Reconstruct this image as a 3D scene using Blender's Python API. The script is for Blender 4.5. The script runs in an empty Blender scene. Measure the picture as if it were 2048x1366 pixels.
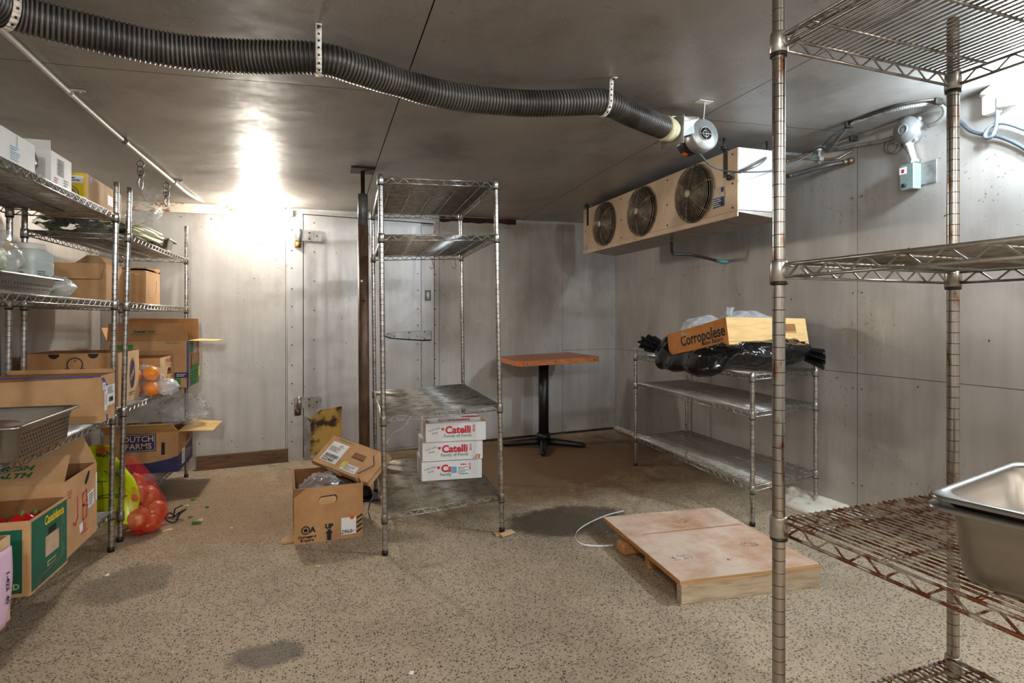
import bpy, math, random
from mathutils import Vector, Matrix, noise
random.seed(7)
S = bpy.context.scene
COL = S.collection
V = Vector
CH = 1.15                       # camera height
YAW = math.radians(18)
FPX, CX, HV = 1177.0, 1024.0, 638.0
FW = V((math.sin(YAW), math.cos(YAW), 0)); RT = V((math.cos(YAW), -math.sin(YAW), 0)); UP = V((0, 0, 1))

def ray(u, v):
    return FW + RT*((u-CX)/FPX) + UP*((HV-v)/FPX)
def pix(u, v, d): return V((0, 0, CH)) + ray(u, v)*d
def onz(u, v, z): return pix(u, v, (z-CH)*FPX/(HV-v))
def onx(u, v, x): return pix(u, v, x/ray(u, v).x)
def back_y(x): return 4.92 + (x+1.5)*0.136
def onback(u, v, off=0.0):
    r = ray(u, v); t = (4.92+1.5*.136-off)/(r.y-.136*r.x)
    return pix(u, v, t)

# ------------------------------------------------------------------ materials
MATS = {}
def nodes_of(name):
    m = bpy.data.materials.new(name); m.use_nodes = True
    nt = m.node_tree; b = nt.nodes['Principled BSDF']
    MATS[name] = m
    return m, nt, b
def lin(c):
    return tuple(((x/12.92) if x <= .04045 else ((x+.055)/1.055)**2.4) for x in (c[0]/255, c[1]/255, c[2]/255)) + (1,)
def noise_node(nt, vec, scale, detail=3, rough=.6, stretch=(1, 1, 1)):
    mp = nt.nodes.new('ShaderNodeMapping'); mp.inputs['Scale'].default_value = stretch
    nt.links.new(vec, mp.inputs['Vector'])
    n = nt.nodes.new('ShaderNodeTexNoise'); n.inputs['Scale'].default_value = scale
    n.inputs['Detail'].default_value = detail; n.inputs['Roughness'].default_value = rough
    nt.links.new(mp.outputs[0], n.inputs['Vector'])
    return n.outputs['Fac']
def ramp(nt, fac, lo, hi, c0=(0, 0, 0, 1), c1=(1, 1, 1, 1)):
    r = nt.nodes.new('ShaderNodeValToRGB')
    r.color_ramp.elements[0].position = lo; r.color_ramp.elements[1].position = hi
    r.color_ramp.elements[0].color = c0; r.color_ramp.elements[1].color = c1
    nt.links.new(fac, r.inputs[0]); return r.outputs[0]
def mix(nt, fac, a, b, mode='MIX'):
    n = nt.nodes.new('ShaderNodeMix'); n.data_type = 'RGBA'; n.blend_type = mode
    for sock, val in ((n.inputs[0], fac), (n.inputs[6], a), (n.inputs[7], b)):
        if hasattr(val, 'is_linked'): nt.links.new(val, sock)
        else: sock.default_value = val
    return n.outputs[2]
def math_node(nt, op, a, b=0.0):
    n = nt.nodes.new('ShaderNodeMath'); n.operation = op
    for sock, val in ((n.inputs[0], a), (n.inputs[1], b)):
        if hasattr(val, 'is_linked'): nt.links.new(val, sock)
        else: sock.default_value = val
    return n.outputs[0]
def bump(nt, b, h, strength=.3, dist=.01):
    n = nt.nodes.new('ShaderNodeBump'); n.inputs['Strength'].default_value = strength; n.inputs['Distance'].default_value = dist
    nt.links.new(h, n.inputs['Height']); nt.links.new(n.outputs[0], b.inputs['Normal'])
def objvec(nt, kind='Object'):
    return nt.nodes.new('ShaderNodeTexCoord').outputs[kind]
def posvec(nt):
    return nt.nodes.new('ShaderNodeNewGeometry').outputs['Position']

def pm(name, c, rough=.5, metal=0., c2=None, lo=.4, hi=.65, scale=12, stretch=(1, 1, 1), bmp=0., bscale=None, detail=4, spec=None, bdist=.004):
    m, nt, b = nodes_of(name)
    b.inputs['Roughness'].default_value = rough; b.inputs['Metallic'].default_value = metal
    if spec is not None: b.inputs['Specular IOR Level'].default_value = spec
    vec = objvec(nt)
    f = noise_node(nt, vec, scale, detail, .6, stretch)
    c2 = c2 or tuple(x*.88 for x in c)
    nt.links.new(ramp(nt, f, lo, hi, lin(c), lin(c2)), b.inputs['Base Color'])
    if bmp:
        bump(nt, b, noise_node(nt, vec, bscale or scale, 3, .6, stretch), bmp, bdist)
    return m

def metal_sheet(name, c, streak=(14, 14, .8), metal=.4, rough=.45, dark=.55, speck=True, seed=0., stain=(105, 88, 70)):
    m, nt, b = nodes_of(name)
    vec = posvec(nt)
    mp = nt.nodes.new('ShaderNodeMapping'); mp.inputs['Location'].default_value = (seed, seed*.7, seed*1.3)
    nt.links.new(vec, mp.inputs['Vector']); vec = mp.outputs[0]
    big = noise_node(nt, vec, 1.1, 4, .55)
    st = noise_node(nt, vec, 1.6, 5, .65, streak)
    fine = noise_node(nt, vec, 9, 4, .7, (streak[0]*.35, streak[1]*.35, streak[2]*.35) if streak[2] < 5 else (6, 1, 1))
    col = ramp(nt, st, .3, .72, lin(tuple(x*.965 for x in c)), lin(tuple(min(255, x*1.03) for x in c)))
    stw = noise_node(nt, vec, .9, 4, .6, (4, 4, .55) if streak[2] < 5 else (1.2, .8, 1))
    pat = math_node(nt, 'ADD', math_node(nt, 'MULTIPLY', big, .6), math_node(nt, 'MULTIPLY', stw, .4))
    col = mix(nt, math_node(nt, 'MULTIPLY', ramp(nt, pat, .40, .64), .6), col, lin(tuple(x*y for x, y in zip(c, (dark+.16, dark+.14, dark+.12)))), 'MIX')
    big2 = noise_node(nt, vec, 2.3, 5, .65, (1, 1, .55))
    col = mix(nt, math_node(nt, 'MULTIPLY', ramp(nt, big2, .52, .76), .42), col, lin(stain))
    if speck:
        sp = noise_node(nt, vec, 55, 2, .6)
        mask = noise_node(nt, vec, 2.1, 3, .6)
        spm = math_node(nt, 'MULTIPLY', ramp(nt, sp, .66, .7), ramp(nt, mask, .45, .6))
        col = mix(nt, math_node(nt, 'MULTIPLY', spm, .55), col, lin((62, 54, 46)))
    if name == 'aluminium_ceiling':
        wv = nt.nodes.new('ShaderNodeTexVoronoi'); wv.inputs['Scale'].default_value = 75; nt.links.new(vec, wv.inputs['Vector'])
        wm = math_node(nt, 'MULTIPLY', math_node(nt, 'LESS_THAN', wv.outputs['Distance'], .16), ramp(nt, noise_node(nt, vec, 1.5, 3, .6), .48, .62))
        col = mix(nt, math_node(nt, 'MULTIPLY', wm, .55), col, lin((226, 220, 210)))
    nt.links.new(col, b.inputs['Base Color'])
    b.inputs['Metallic'].default_value = metal
    rr = nt.nodes.new('ShaderNodeMapRange'); rr.inputs[3].default_value = rough-.09; rr.inputs[4].default_value = rough+.17
    nt.links.new(fine, rr.inputs[0]); nt.links.new(rr.outputs[0], b.inputs['Roughness'])
    h = noise_node(nt, vec, 2.6, 3, .5)
    bump(nt, b, h, .22, .05)
    return m

M_WALL_B = metal_sheet('aluminium_sheet_back', (202, 199, 194))
M_WALL_R = metal_sheet('aluminium_sheet_side', (192, 187, 180), seed=3.1)
M_CEIL = metal_sheet('aluminium_ceiling', (174, 169, 163), streak=(2.2, 1.1, 6), metal=.35, rough=.42, dark=.56, seed=9.2, stain=(80, 68, 56))
M_DOOR = metal_sheet('aluminium_door', (196, 194, 192), seed=5.7, metal=.5, rough=.36, dark=.66)
M_GAP = pm('dark_gap', (38, 33, 29), .8)
M_SCREW = pm('screw_dark', (52, 44, 38), .6, .5)

def floor_mat():
    m, nt, b = nodes_of('worn_concrete')
    vec = posvec(nt)
    big = noise_node(nt, vec, 1.3, 5, .6)
    med = noise_node(nt, vec, 7, 5, .7)
    col = mix(nt, ramp(nt, big, .35, .65), lin((194, 176, 151)), lin((172, 153, 128)))
    col = mix(nt, math_node(nt, 'MULTIPLY', ramp(nt, med, .45, .75), .35), col, lin((138, 120, 96)))
    def voro(scale):
        v = nt.nodes.new('ShaderNodeTexVoronoi'); v.inputs['Scale'].default_value = scale
        v.inputs['Randomness'].default_value = 1
        nt.links.new(vec, v.inputs['Vector']); return v
    v1 = voro(150); v2 = voro(105); v3 = voro(66)
    def chip(v, thr, keep, c, strength):
        nonlocal col
        sep = nt.nodes.new('ShaderNodeSeparateColor'); nt.links.new(v.outputs['Color'], sep.inputs[0])
        k = math_node(nt, 'GREATER_THAN', sep.outputs[0], keep)
        d = math_node(nt, 'LESS_THAN', v.outputs['Distance'], thr)
        f = math_node(nt, 'MULTIPLY', math_node(nt, 'MULTIPLY', k, d), strength)
        col = mix(nt, f, col, lin(c)); return f
    chip(v1, .44, .55, (118, 102, 80), .8)
    f2 = chip(v2, .38, .60, (66, 54, 42), .9)
    chip(v3, .26, .88, (214, 204, 186), .8)
    chip(v1, .33, .93, (228, 220, 205), .8)
    f3 = chip(v3, .22, .0, (58, 48, 40), .0)
    # brown area over the far corner, damp patches with outlines of their own
    sx = nt.nodes.new('ShaderNodeSeparateXYZ'); nt.links.new(vec, sx.inputs[0])
    wob = math_node(nt, 'MULTIPLY', math_node(nt, 'SUBTRACT', noise_node(nt, vec, 3.2, 4, .6), .5), .95)
    wob = math_node(nt, 'ADD', wob, math_node(nt, 'MULTIPLY', math_node(nt, 'SUBTRACT', noise_node(nt, vec, 13, 4, .7), .5), .8))
    def spot(x, y, rx, ry, soft):
        dx = math_node(nt, 'DIVIDE', math_node(nt, 'SUBTRACT', sx.outputs[0], x), rx)
        dy = math_node(nt, 'DIVIDE', math_node(nt, 'SUBTRACT', sx.outputs[1], y), ry)
        r = math_node(nt, 'SQRT', math_node(nt, 'ADD', math_node(nt, 'MULTIPLY', dx, dx), math_node(nt, 'MULTIPLY', dy, dy)))
        r = math_node(nt, 'ADD', r, wob)
        mr = nt.nodes.new('ShaderNodeMapRange'); mr.inputs[1].default_value = 1+soft; mr.inputs[2].default_value = 1-soft
        nt.links.new(r, mr.inputs[0]); return mr.outputs[0]
    film = spot(1.55, 4.5, 1.5, 1.05, .28)  # brown area over the far corner of the floor
    col = mix(nt, math_node(nt, 'MULTIPLY', film, .9), col, lin((104, 76, 48)))
    brown_area2 = spot(-.55, 4.0, .65, .75, .4)
    col = mix(nt, math_node(nt, 'MULTIPLY', brown_area2, .55), col, lin((142, 110, 74)))
    damp = spot(1.36, 3.1, .36, .24, .12)
    w2 = spot(-.17, 2.17, .12, .085, .16)
    dark_patch = spot(-.8, 2.95, .16, .2, .12)  # plain darker patch by the rack foot, mixed in more weakly
    damp_and_dark = math_node(nt, 'MAXIMUM', math_node(nt, 'MAXIMUM', damp, w2), math_node(nt, 'MULTIPLY', dark_patch, .5))
    col = mix(nt, math_node(nt, 'MULTIPLY', damp_and_dark, .78), col, mix(nt, .62, col, (.03, .026, .02, 1)))
    col = mix(nt, math_node(nt, 'MULTIPLY', damp_and_dark, .55), col, lin((52, 42, 30)))
    nt.links.new(col, b.inputs['Base Color'])
    mr = nt.nodes.new('ShaderNodeMapRange'); mr.inputs[3].default_value = .72; mr.inputs[4].default_value = .5
    nt.links.new(damp_and_dark, mr.inputs[0]); nt.links.new(mr.outputs[0], b.inputs['Roughness'])
    b.inputs['Specular IOR Level'].default_value = .35
    hh = math_node(nt, 'SUBTRACT', noise_node(nt, vec, 70, 4, .7), math_node(nt, 'MULTIPLY', f2, .8))
    bump(nt, b, hh, .55, .006)
    return m
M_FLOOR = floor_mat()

CHROME = pm('chrome_wire', (196, 194, 190), .24, .9, (142, 136, 128), .42, .7, 30, bmp=.1)
CHROME_DULL = pm('dulled_chrome', (172, 169, 162), .34, .85, (118, 104, 88), .45, .7, 18, bmp=.15)
RUSTY = pm('rusted_chrome', (178, 168, 152), .42, .65, (112, 64, 34), .42, .56, 38, bmp=.3)
RUST_SPOT = pm('rust_flecked_chrome', (168, 164, 158), .2, .95, (134, 84, 46), .57, .70, 34, stretch=(1, 1, .4), bmp=.15)
GROOVE = pm('post_groove', (92, 70, 50), .6, .4, (40, 36, 32), .4, .6, 20)
BLACKPL = pm('black_plastic', (26, 26, 27), .4)
DARKSTEEL = pm('dark_steel', (66, 60, 54), .45, .7)
STEEL = pm('pan_steel', (156, 151, 143), .3, .92, (142, 137, 129), .3, .7, 6, stretch=(1, 1, 6), bmp=.03)
STEEL_DULL = pm('galvanised', (164, 164, 162), .4, .6, (120, 114, 106), .4, .7, 14)
IRON = pm('black_iron', (24, 22, 21), .45, .2, (58, 50, 44), .68, .78, 22, bmp=.15)
POLE_GREY = pm('grey_pole_paint', (128, 130, 132), .42, .4, (98, 94, 90), .4, .7, 20, bmp=.2)
POLE_RUST = pm('rust_brown_pole', (126, 96, 76), .5, .3, (78, 62, 52), .35, .65, 16, stretch=(1, 1, .4), bmp=.3)
CARD = pm('cardboard', (208, 166, 122), .8, 0, (190, 148, 104), .35, .7, 9, bmp=.06, bscale=60, spec=.2)
CARD_D = pm('cardboard_darker', (190, 146, 102), .8, 0, (172, 128, 86), .35, .7, 9, bmp=.06, bscale=60, spec=.2)
CARD_L = pm('cardboard_pale', (222, 188, 148), .8, 0, (208, 172, 130), .35, .7, 9, bmp=.06, bscale=60, spec=.2)
CARD_Y = pm('cardboard_straw', (226, 190, 132), .75, 0, (206, 168, 110), .45, .75, 7, stretch=(1, 1, 5), spec=.2)
CARD_IN = pm('cardboard_inside', (150, 106, 68), .85, 0, (132, 92, 58), .35, .7, 9, spec=.15)
WHITE_CARD = pm('white_card', (232, 231, 230), .55, 0, (218, 217, 216), .4, .75, 6, spec=.3)
PAPER = pm('white_paper', (240, 240, 238), .6, 0, (226, 227, 228), .5, .8, 10, spec=.2)
PINK = pm('pink_paper', (226, 190, 214), .6, 0, (214, 176, 202), .5, .8, 10)
INK = pm('black_ink', (24, 22, 22), .6)
INK_GREY = pm('grey_ink', (110, 108, 108), .6)
NAVY = pm('navy_ink', (44, 46, 92), .6, 0, (36, 38, 78))
BLUE = pm('blue_ink', (36, 74, 170), .55, 0, (28, 62, 150))
RED = pm('red_ink', (200, 28, 44), .55, 0, (186, 24, 40))
REDP = pm('red_brick_ink', (206, 84, 74), .65)
GREEN = pm('green_ink', (34, 112, 72), .6, 0, (26, 98, 62))
GREEN_L = pm('leaf_green_ink', (72, 150, 72), .6)
TEAL = pm('grey_green_ink', (66, 130, 112), .6)
YELLOW = pm('yellow_ink', (238, 206, 40), .5, 0, (226, 190, 30))
ORANGE = pm('orange_sticker', (240, 100, 40), .5)
PURPLE = pm('violet_marker', (66, 42, 74), .6)
SKYBLUE = pm('pale_blue_ink', (120, 176, 214), .6)
DARKGREEN = pm('green_carton', (20, 100, 76), .55, 0, (16, 84, 64), .4, .7, 8, bmp=.04)
PAINTW = pm('white_paint', (226, 222, 214), .45, 0, (206, 196, 180), .5, .75, 14, bmp=.1)
PAINTRUST = pm('rusting_white_paint', (216, 206, 190), .55, 0, (140, 82, 44), .56, .62, 7, stretch=(1, 1, 2), bmp=.2)
RUSTBROWN = pm('brown_rust', (74, 48, 34), .8, .1, (40, 30, 25), .4, .6, 18, bmp=.3)
EVAP = pm('evaporator_front', (206, 182, 154), .4, .35, (176, 150, 122), .42, .72, 4, stretch=(1, 1, .5), bmp=.06)
EVAP_SIDE = pm('evaporator_side', (224, 226, 228), .35, .3, (204, 206, 208), .4, .7, 4)
EVAP_UNDER = pm('evaporator_underside', (150, 138, 128), .35, .6, (120, 108, 98), .4, .7, 3, stretch=(1, 3, 1), bmp=.1)
GUARD = pm('guard_wire', (112, 98, 84), .42, .45, (150, 136, 118), .45, .65, 20)
FANDARK = pm('fan_recess', (22, 18, 15), .8)
BLADE = pm('fan_blade', (44, 36, 30), .6, .2)
HUB = pm('fan_hub', (178, 164, 140), .5, .3)
HOSE_V = pm('hose_black', (16, 14, 13), .5, 0, (26, 21, 18), .45, .7, 5)
HOSE_R = pm('hose_ridge', (98, 94, 90), .4, .15, (46, 40, 36), .42, .62, 4)
FOAMG = pm('dried_foam_glue', (214, 206, 168), .7, 0, (186, 176, 140), .4, .6, 30, bmp=.4)
FOAMW = pm('white_foam', (232, 224, 208), .8, 0, (190, 160, 128), .58, .7, 9, bmp=.5, bscale=30)
ALU = pm('cast_aluminium', (178, 180, 180), .38, .55, (144, 144, 142), .4, .7, 12, bmp=.1)
GREYBOX = pm('grey_enamel', (138, 152, 150), .45, .2, (122, 136, 134))
COPPER = pm('copper_pipe', (116, 84, 62), .4, .7, (70, 140, 130), .58, .66, 9)
COPPER_DK = pm('dark_pipe', (46, 42, 40), .5, .4, (70, 64, 58))
CABLE = pm('grey_cable', (92, 98, 102), .5, 0)
CABLE_B = pm('blue_grey_cord', (62, 68, 74), .5, 0)
WOOD = pm('oiled_wood_top', (176, 96, 48), .35, 0, (138, 66, 30), .35, .65, 4, stretch=(3, 26, 26), bmp=.05)
WOOD_E = pm('oiled_wood_edge', (196, 118, 52), .4, 0, (160, 84, 36), .35, .65, 4, stretch=(3, 20, 20))
PLY = pm('stained_plywood', (226, 202, 180), .7, 0, (198, 150, 118), .42, .66, 5, bmp=.15, bscale=30, detail=6)
PLY_EDGE = pm('plywood_edge', (202, 166, 118), .75, 0, (164, 126, 82), .4, .6, 4, stretch=(1, 1, 60))
LUMBER = pm('weathered_lumber', (190, 174, 148), .75, 0, (158, 138, 112), .4, .68, 4, stretch=(2, 14, 14), bmp=.12)
LUMBER_O = pm('orange_lumber', (192, 138, 84), .75, 0, (160, 106, 60), .4, .68, 4, stretch=(2, 14, 14))
BASEWOOD = pm('dirty_wood_board', (116, 86, 58), .75, 0, (78, 58, 42), .4, .68, 4, stretch=(2, 10, 16), bmp=.15)
INSUL = pm('torn_yellow_foam', (196, 158, 82), .9, 0, (70, 52, 34), .46, .6, 9, bmp=.6, bscale=20)
ONION = pm('onion_skin', (214, 128, 78), .35, 0, (186, 92, 54), .4, .65, 5, stretch=(6, 6, .6))
LEAF = pm('leaf_green', (92, 138, 56), .45, 0, (44, 84, 34), .38, .66, 14, bmp=.3)
LEAF_P = pm('pale_leaf', (206, 214, 168), .5, 0, (132, 164, 80), .42, .62, 9, bmp=.3)
STALK = pm('pale_stalk', (226, 222, 196), .45, 0, (176, 188, 120), .5, .75, 9)
PEPPER = pm('red_pepper_skin', (196, 26, 22), .22, 0, (160, 16, 16))
ORANGE_F = pm('orange_peel', (246, 152, 24), .4, 0, (238, 128, 16), bmp=.15, bscale=60)
LIMEBAG = pm('lime_yellow_plastic', (206, 222, 28), .3, 0, (182, 204, 22), .4, .7, 5, bmp=.25, bscale=9)
JUG = pm('milky_plastic', (214, 222, 218), .35, 0, (196, 206, 204), .4, .7, 5)
BROWNF = pm('brown_crust', (104, 62, 28), .5, 0, (70, 40, 20), .4, .7, 9)
BREAD = pm('bread_crust', (204, 150, 104), .6, 0, (176, 118, 74), .4, .7, 7)

def clear_mat(name, c=(235, 238, 240), fac=.32, rough=.12):
    m = bpy.data.materials.new(name); m.use_nodes = True; nt = m.node_tree
    for n in list(nt.nodes): nt.nodes.remove(n)
    out = nt.nodes.new('ShaderNodeOutputMaterial')
    tr = nt.nodes.new('ShaderNodeBsdfTransparent')
    pr = nt.nodes.new('ShaderNodeBsdfPrincipled')
    pr.inputs['Base Color'].default_value = lin(c); pr.inputs['Roughness'].default_value = rough
    vec = objvec(nt)
    f = noise_node(nt, vec, 13, 3, .55)
    bump(nt, pr, f, .5, .012)
    fr = nt.nodes.new('ShaderNodeLayerWeight'); fr.inputs[0].default_value = .35
    a = math_node(nt, 'ADD', math_node(nt, 'MULTIPLY', math_node(nt, 'POWER', fr.outputs['Facing'], 1.6), .5), math_node(nt, 'MULTIPLY', ramp(nt, f, .5, .72), .32))
    a = math_node(nt, 'MINIMUM', math_node(nt, 'ADD', a, fac-.24), .95)
    mx = nt.nodes.new('ShaderNodeMixShader')
    nt.links.new(a, mx.inputs[0]); nt.links.new(tr.outputs[0], mx.inputs[1]); nt.links.new(pr.outputs[0], mx.inputs[2])
    nt.links.new(mx.outputs[0], out.inputs[0])
    return m
CLEAR = clear_mat('clear_film')
CLEAR_W = clear_mat('milky_film', (240, 242, 246), .55, .22)
NET = None
def net_mat():
    m = bpy.data.materials.new('red_net'); m.use_nodes = True; nt = m.node_tree
    for n in list(nt.nodes): nt.nodes.remove(n)
    out = nt.nodes.new('ShaderNodeOutputMaterial'); tr = nt.nodes.new('ShaderNodeBsdfTransparent'); pr = nt.nodes.new('ShaderNodeBsdfPrincipled')
    pr.inputs['Base Color'].default_value = lin((226, 34, 26)); pr.inputs['Roughness'].default_value = .45
    vec = objvec(nt)
    def wave(rot):
        mp = nt.nodes.new('ShaderNodeMapping'); mp.inputs['Rotation'].default_value = rot; nt.links.new(vec, mp.inputs['Vector'])
        w = nt.nodes.new('ShaderNodeTexWave'); w.inputs['Scale'].default_value = 62; w.inputs['Distortion'].default_value = 1.2
        nt.links.new(mp.outputs[0], w.inputs['Vector']); return ramp(nt, w.outputs['Fac'], .62, .76)
    a = math_node(nt, 'MAXIMUM', wave((0, .6, .5)), wave((0, -.6, -.5)))
    a = math_node(nt, 'ADD', math_node(nt, 'MULTIPLY', a, .30), math_node(nt, 'MULTIPLY', ramp(nt, noise_node(nt, vec, 7, 3, .6), .45, .7), .34))
    mx = nt.nodes.new('ShaderNodeMixShader')
    nt.links.new(a, mx.inputs[0]); nt.links.new(tr.outputs[0], mx.inputs[1]); nt.links.new(pr.outputs[0], mx.inputs[2])
    nt.links.new(mx.outputs[0], out.inputs[0]); return m
NET = net_mat()
def bagblack():
    m, nt, b = nodes_of('black_bin_liner')
    b.inputs['Base Color'].default_value = (.006, .006, .007, 1); b.inputs['Roughness'].default_value = .13
    vec = objvec(nt)
    bump(nt, b, noise_node(nt, vec, 7, 2, .5, (2.4, .8, .7)), .55, .05)
    return m
BAGBLACK = bagblack()
def emit(name, c, s):
    m = bpy.data.materials.new(name); m.use_nodes = True; nt = m.node_tree
    b = nt.nodes['Principled BSDF']; b.inputs['Base Color'].default_value = (1, 1, 1, 1)
    b.inputs['Emission Color'].default_value = c; b.inputs['Emission Strength'].default_value = s
    return m
GLOW1 = emit('warm_globe_glow', (1, .93, .83, 1), 135)
GLOW2 = emit('cool_globe_glow', (.72, .87, 1, 1), 205)
GLOW_FILL = emit('fill_globe_glow', (1, .985, .96, 1), 210)  # emission of the added fill globes behind the viewer
# ------------------------------------------------------------------ mesh helpers
WM = {}                          # world matrix of every object built (parts sit at identity under their thing)
def rotz(a): return Matrix.Rotation(a, 4, 'Z')
def frame(o, x, y, z):
    m = Matrix.Identity(4)
    for i in range(3):
        m[i][0] = x[i]; m[i][1] = y[i]; m[i][2] = z[i]; m[i][3] = o[i]
    return m
class MB:
    def __init__(s): s.v = []; s.f = []; s.m = []; s.sm = []
    def add(s, vs, fs, mi=0, smooth=False, M=None):
        b = len(s.v)
        s.v.extend([(M @ V(p)) if M else V(p) for p in vs])
        for f in fs:
            s.f.append([b+i for i in f]); s.m.append(mi); s.sm.append(smooth)
    def box(s, c, d, M=None, mi=0, bev=0):
        x, y, z = d[0]/2, d[1]/2, d[2]/2; c = V(c)
        if bev:
            b = min(bev, x*.9, y*.9, z*.9)
            vs = []; 
            for sx in (-1, 1):
                for sy in (-1, 1):
                    for sz in (-1, 1):
                        vs += [c+V((sx*x, sy*(y-b), sz*(z-b))), c+V((sx*(x-b), sy*y, sz*(z-b))), c+V((sx*(x-b), sy*(y-b), sz*z))]
            idx = lambda a, b_, c_, k: (((a > 0)*4)+((b_ > 0)*2)+(c_ > 0))*3+k
            fs = []
            for q in (-1, 1):
                o = [(-1, -1), (1, -1), (1, 1), (-1, 1)]
                if q < 0: o = o[::-1]
                fs.append([idx(q, a, b_, 0) for a, b_ in o]); fs.append([idx(a, q, b_, 1) for b_, a in o]); fs.append([idx(a, b_, q, 2) for a, b_ in o])
            for a in (-1, 1):
                for b_ in (-1, 1):
                    e1 = [idx(a, b_, -1, 0), idx(a, b_, 1, 0), idx(a, b_, 1, 1), idx(a, b_, -1, 1)]
                    e2 = [idx(a, -1, b_, 0), idx(a, 1, b_, 0), idx(a, 1, b_, 2), idx(a, -1, b_, 2)]
                    e3 = [idx(-1, a, b_, 1), idx(1, a, b_, 1), idx(1, a, b_, 2), idx(-1, a, b_, 2)]
                    if a*b_ > 0: e1 = e1[::-1]
                    if a*b_ < 0: e2 = e2[::-1]; 
                    if a*b_ > 0: e3 = e3[::-1]
                    fs += [e1, e2, e3]
                    for c_ in (-1, 1):
                        t = [idx(a, b_, c_, 0), idx(a, b_, c_, 1), idx(a, b_, c_, 2)]
                        fs.append(t if a*b_*c_ > 0 else t[::-1])
            s.add(vs, fs, mi, False, M); return
        vs = [c+V((sx*x, sy*y, sz*z)) for sx in (-1, 1) for sy in (-1, 1) for sz in (-1, 1)]
        s.add(vs, [(0, 1, 3, 2), (4, 6, 7, 5), (0, 4, 5, 1), (2, 3, 7, 6), (0, 2, 6, 4), (1, 5, 7, 3)], mi, False, M)
    def hexa(s, a, b, mi=0):      # two quads (bottom, top) of four points
        s.add(list(a)+list(b), [(3, 2, 1, 0), (4, 5, 6, 7), (0, 1, 5, 4), (1, 2, 6, 5), (2, 3, 7, 6), (3, 0, 4, 7)], mi)
    def tube(s, path, r, n=8, closed=False, caps=True, mi=0, smooth=True, M=None, mis=None, squash=None):
        path = [V(p) for p in path]; L = len(path)
        rs = r if isinstance(r, (list, tuple)) else [r]*L
        base = len(s.v); prev = None
        for i, p in enumerate(path):
            a = path[(i-1) % L] if (i > 0 or closed) else p
            c = path[(i+1) % L] if (i < L-1 or closed) else p
            t = (c-a)
            if t.length < 1e-9: t = V((0, 0, 1))
            t.normalize()
            if prev is None:
                h = V((0, 0, 1)) if abs(t.z) < .9 else V((1, 0, 0))
                x = t.cross(h).normalized()
            else:
                x = prev - t*prev.dot(t)
                if x.length < 1e-6: x = t.orthogonal()
                x.normalize()
            prev = x; y = t.cross(x)
            for k in range(n):
                an = 2*math.pi*k/n
                q = p + (x*math.cos(an)+y*math.sin(an))*rs[i]
                s.v.append((M @ q) if M else q)
        rng = range(L if closed else L-1)
        for i in rng:
            j = (i+1) % L
            for k in range(n):
                k2 = (k+1) % n
                s.f.append([base+i*n+k, base+i*n+k2, base+j*n+k2, base+j*n+k]); s.m.append(mis[i] if mis else mi); s.sm.append(smooth)
        if caps and not closed:
            s.f.append([base+k for k in range(n)][::-1]); s.m.append(mi); s.sm.append(False)
            s.f.append([base+(L-1)*n+k for k in range(n)]); s.m.append(mi); s.sm.append(False)
    def lathe(s, prof, M=None, n=24, mi=0, smooth=True, caps=True):
        base = len(s.v)
        for r, z in prof:
            for k in range(n):
                a = 2*math.pi*k/n; q = V((r*math.cos(a), r*math.sin(a), z))
                s.v.append((M @ q) if M else q)
        for i in range(len(prof)-1):
            for k in range(n):
                k2 = (k+1) % n
                s.f.append([base+i*n+k, base+i*n+k2, base+(i+1)*n+k2, base+(i+1)*n+k]); s.m.append(mi); s.sm.append(smooth)
        if caps:
            for i, rev in ((0, True), (len(prof)-1, False)):
                if prof[i][0] > 1e-5:
                    f = [base+i*n+k for k in range(n)]
                    s.f.append(f[::-1] if rev else f); s.m.append(mi); s.sm.append(False)
    def grid(s, fn, nu, nv, mi=0, smooth=True, wrap=False):
        base = len(s.v)
        for j in range(nv+1):
            for i in range(nu+1): s.v.append(V(fn(i/nu, j/nv)))
        for j in range(nv):
            for i in range(nu):
                a = base+j*(nu+1)+i
                s.f.append([a, a+1, a+nu+2, a+nu+1]); s.m.append(mi); s.sm.append(smooth)
    def poly(s, pts, mi=0, M=None):
        s.add(pts, [list(range(len(pts)))], mi, False, M)
    def plate(s, pts, th, M=None, mi=0):      # polygon in local xy extruded along z
        n = len(pts)
        vs = [V((p[0], p[1], 0)) for p in pts]+[V((p[0], p[1], th)) for p in pts]
        fs = [list(range(n))[::-1], [n+i for i in range(n)]]+[[i, (i+1) % n, n+(i+1) % n, n+i] for i in range(n)]
        s.add(vs, fs, mi, False, M)
    def ball(s, c, r, nu=20, nv=12, fn=None, mi=0):
        c = V(c); r = r if isinstance(r, (tuple, list, Vector)) else (r, r, r)
        base = len(s.v)
        for j in range(nv+1):
            th = math.pi*j/nv
            for i in range(nu):
                ph = 2*math.pi*i/nu
                d = V((math.sin(th)*math.cos(ph), math.sin(th)*math.sin(ph), -math.cos(th)))
                p = V((d.x*r[0], d.y*r[1], d.z*r[2]))
                if fn: p = fn(d, p)
                s.v.append(c+p)
        for j in range(nv):
            for i in range(nu):
                i2 = (i+1) % nu
                s.f.append([base+j*nu+i, base+j*nu+i2, base+(j+1)*nu+i2, base+(j+1)*nu+i]); s.m.append(mi); s.sm.append(True)
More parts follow.
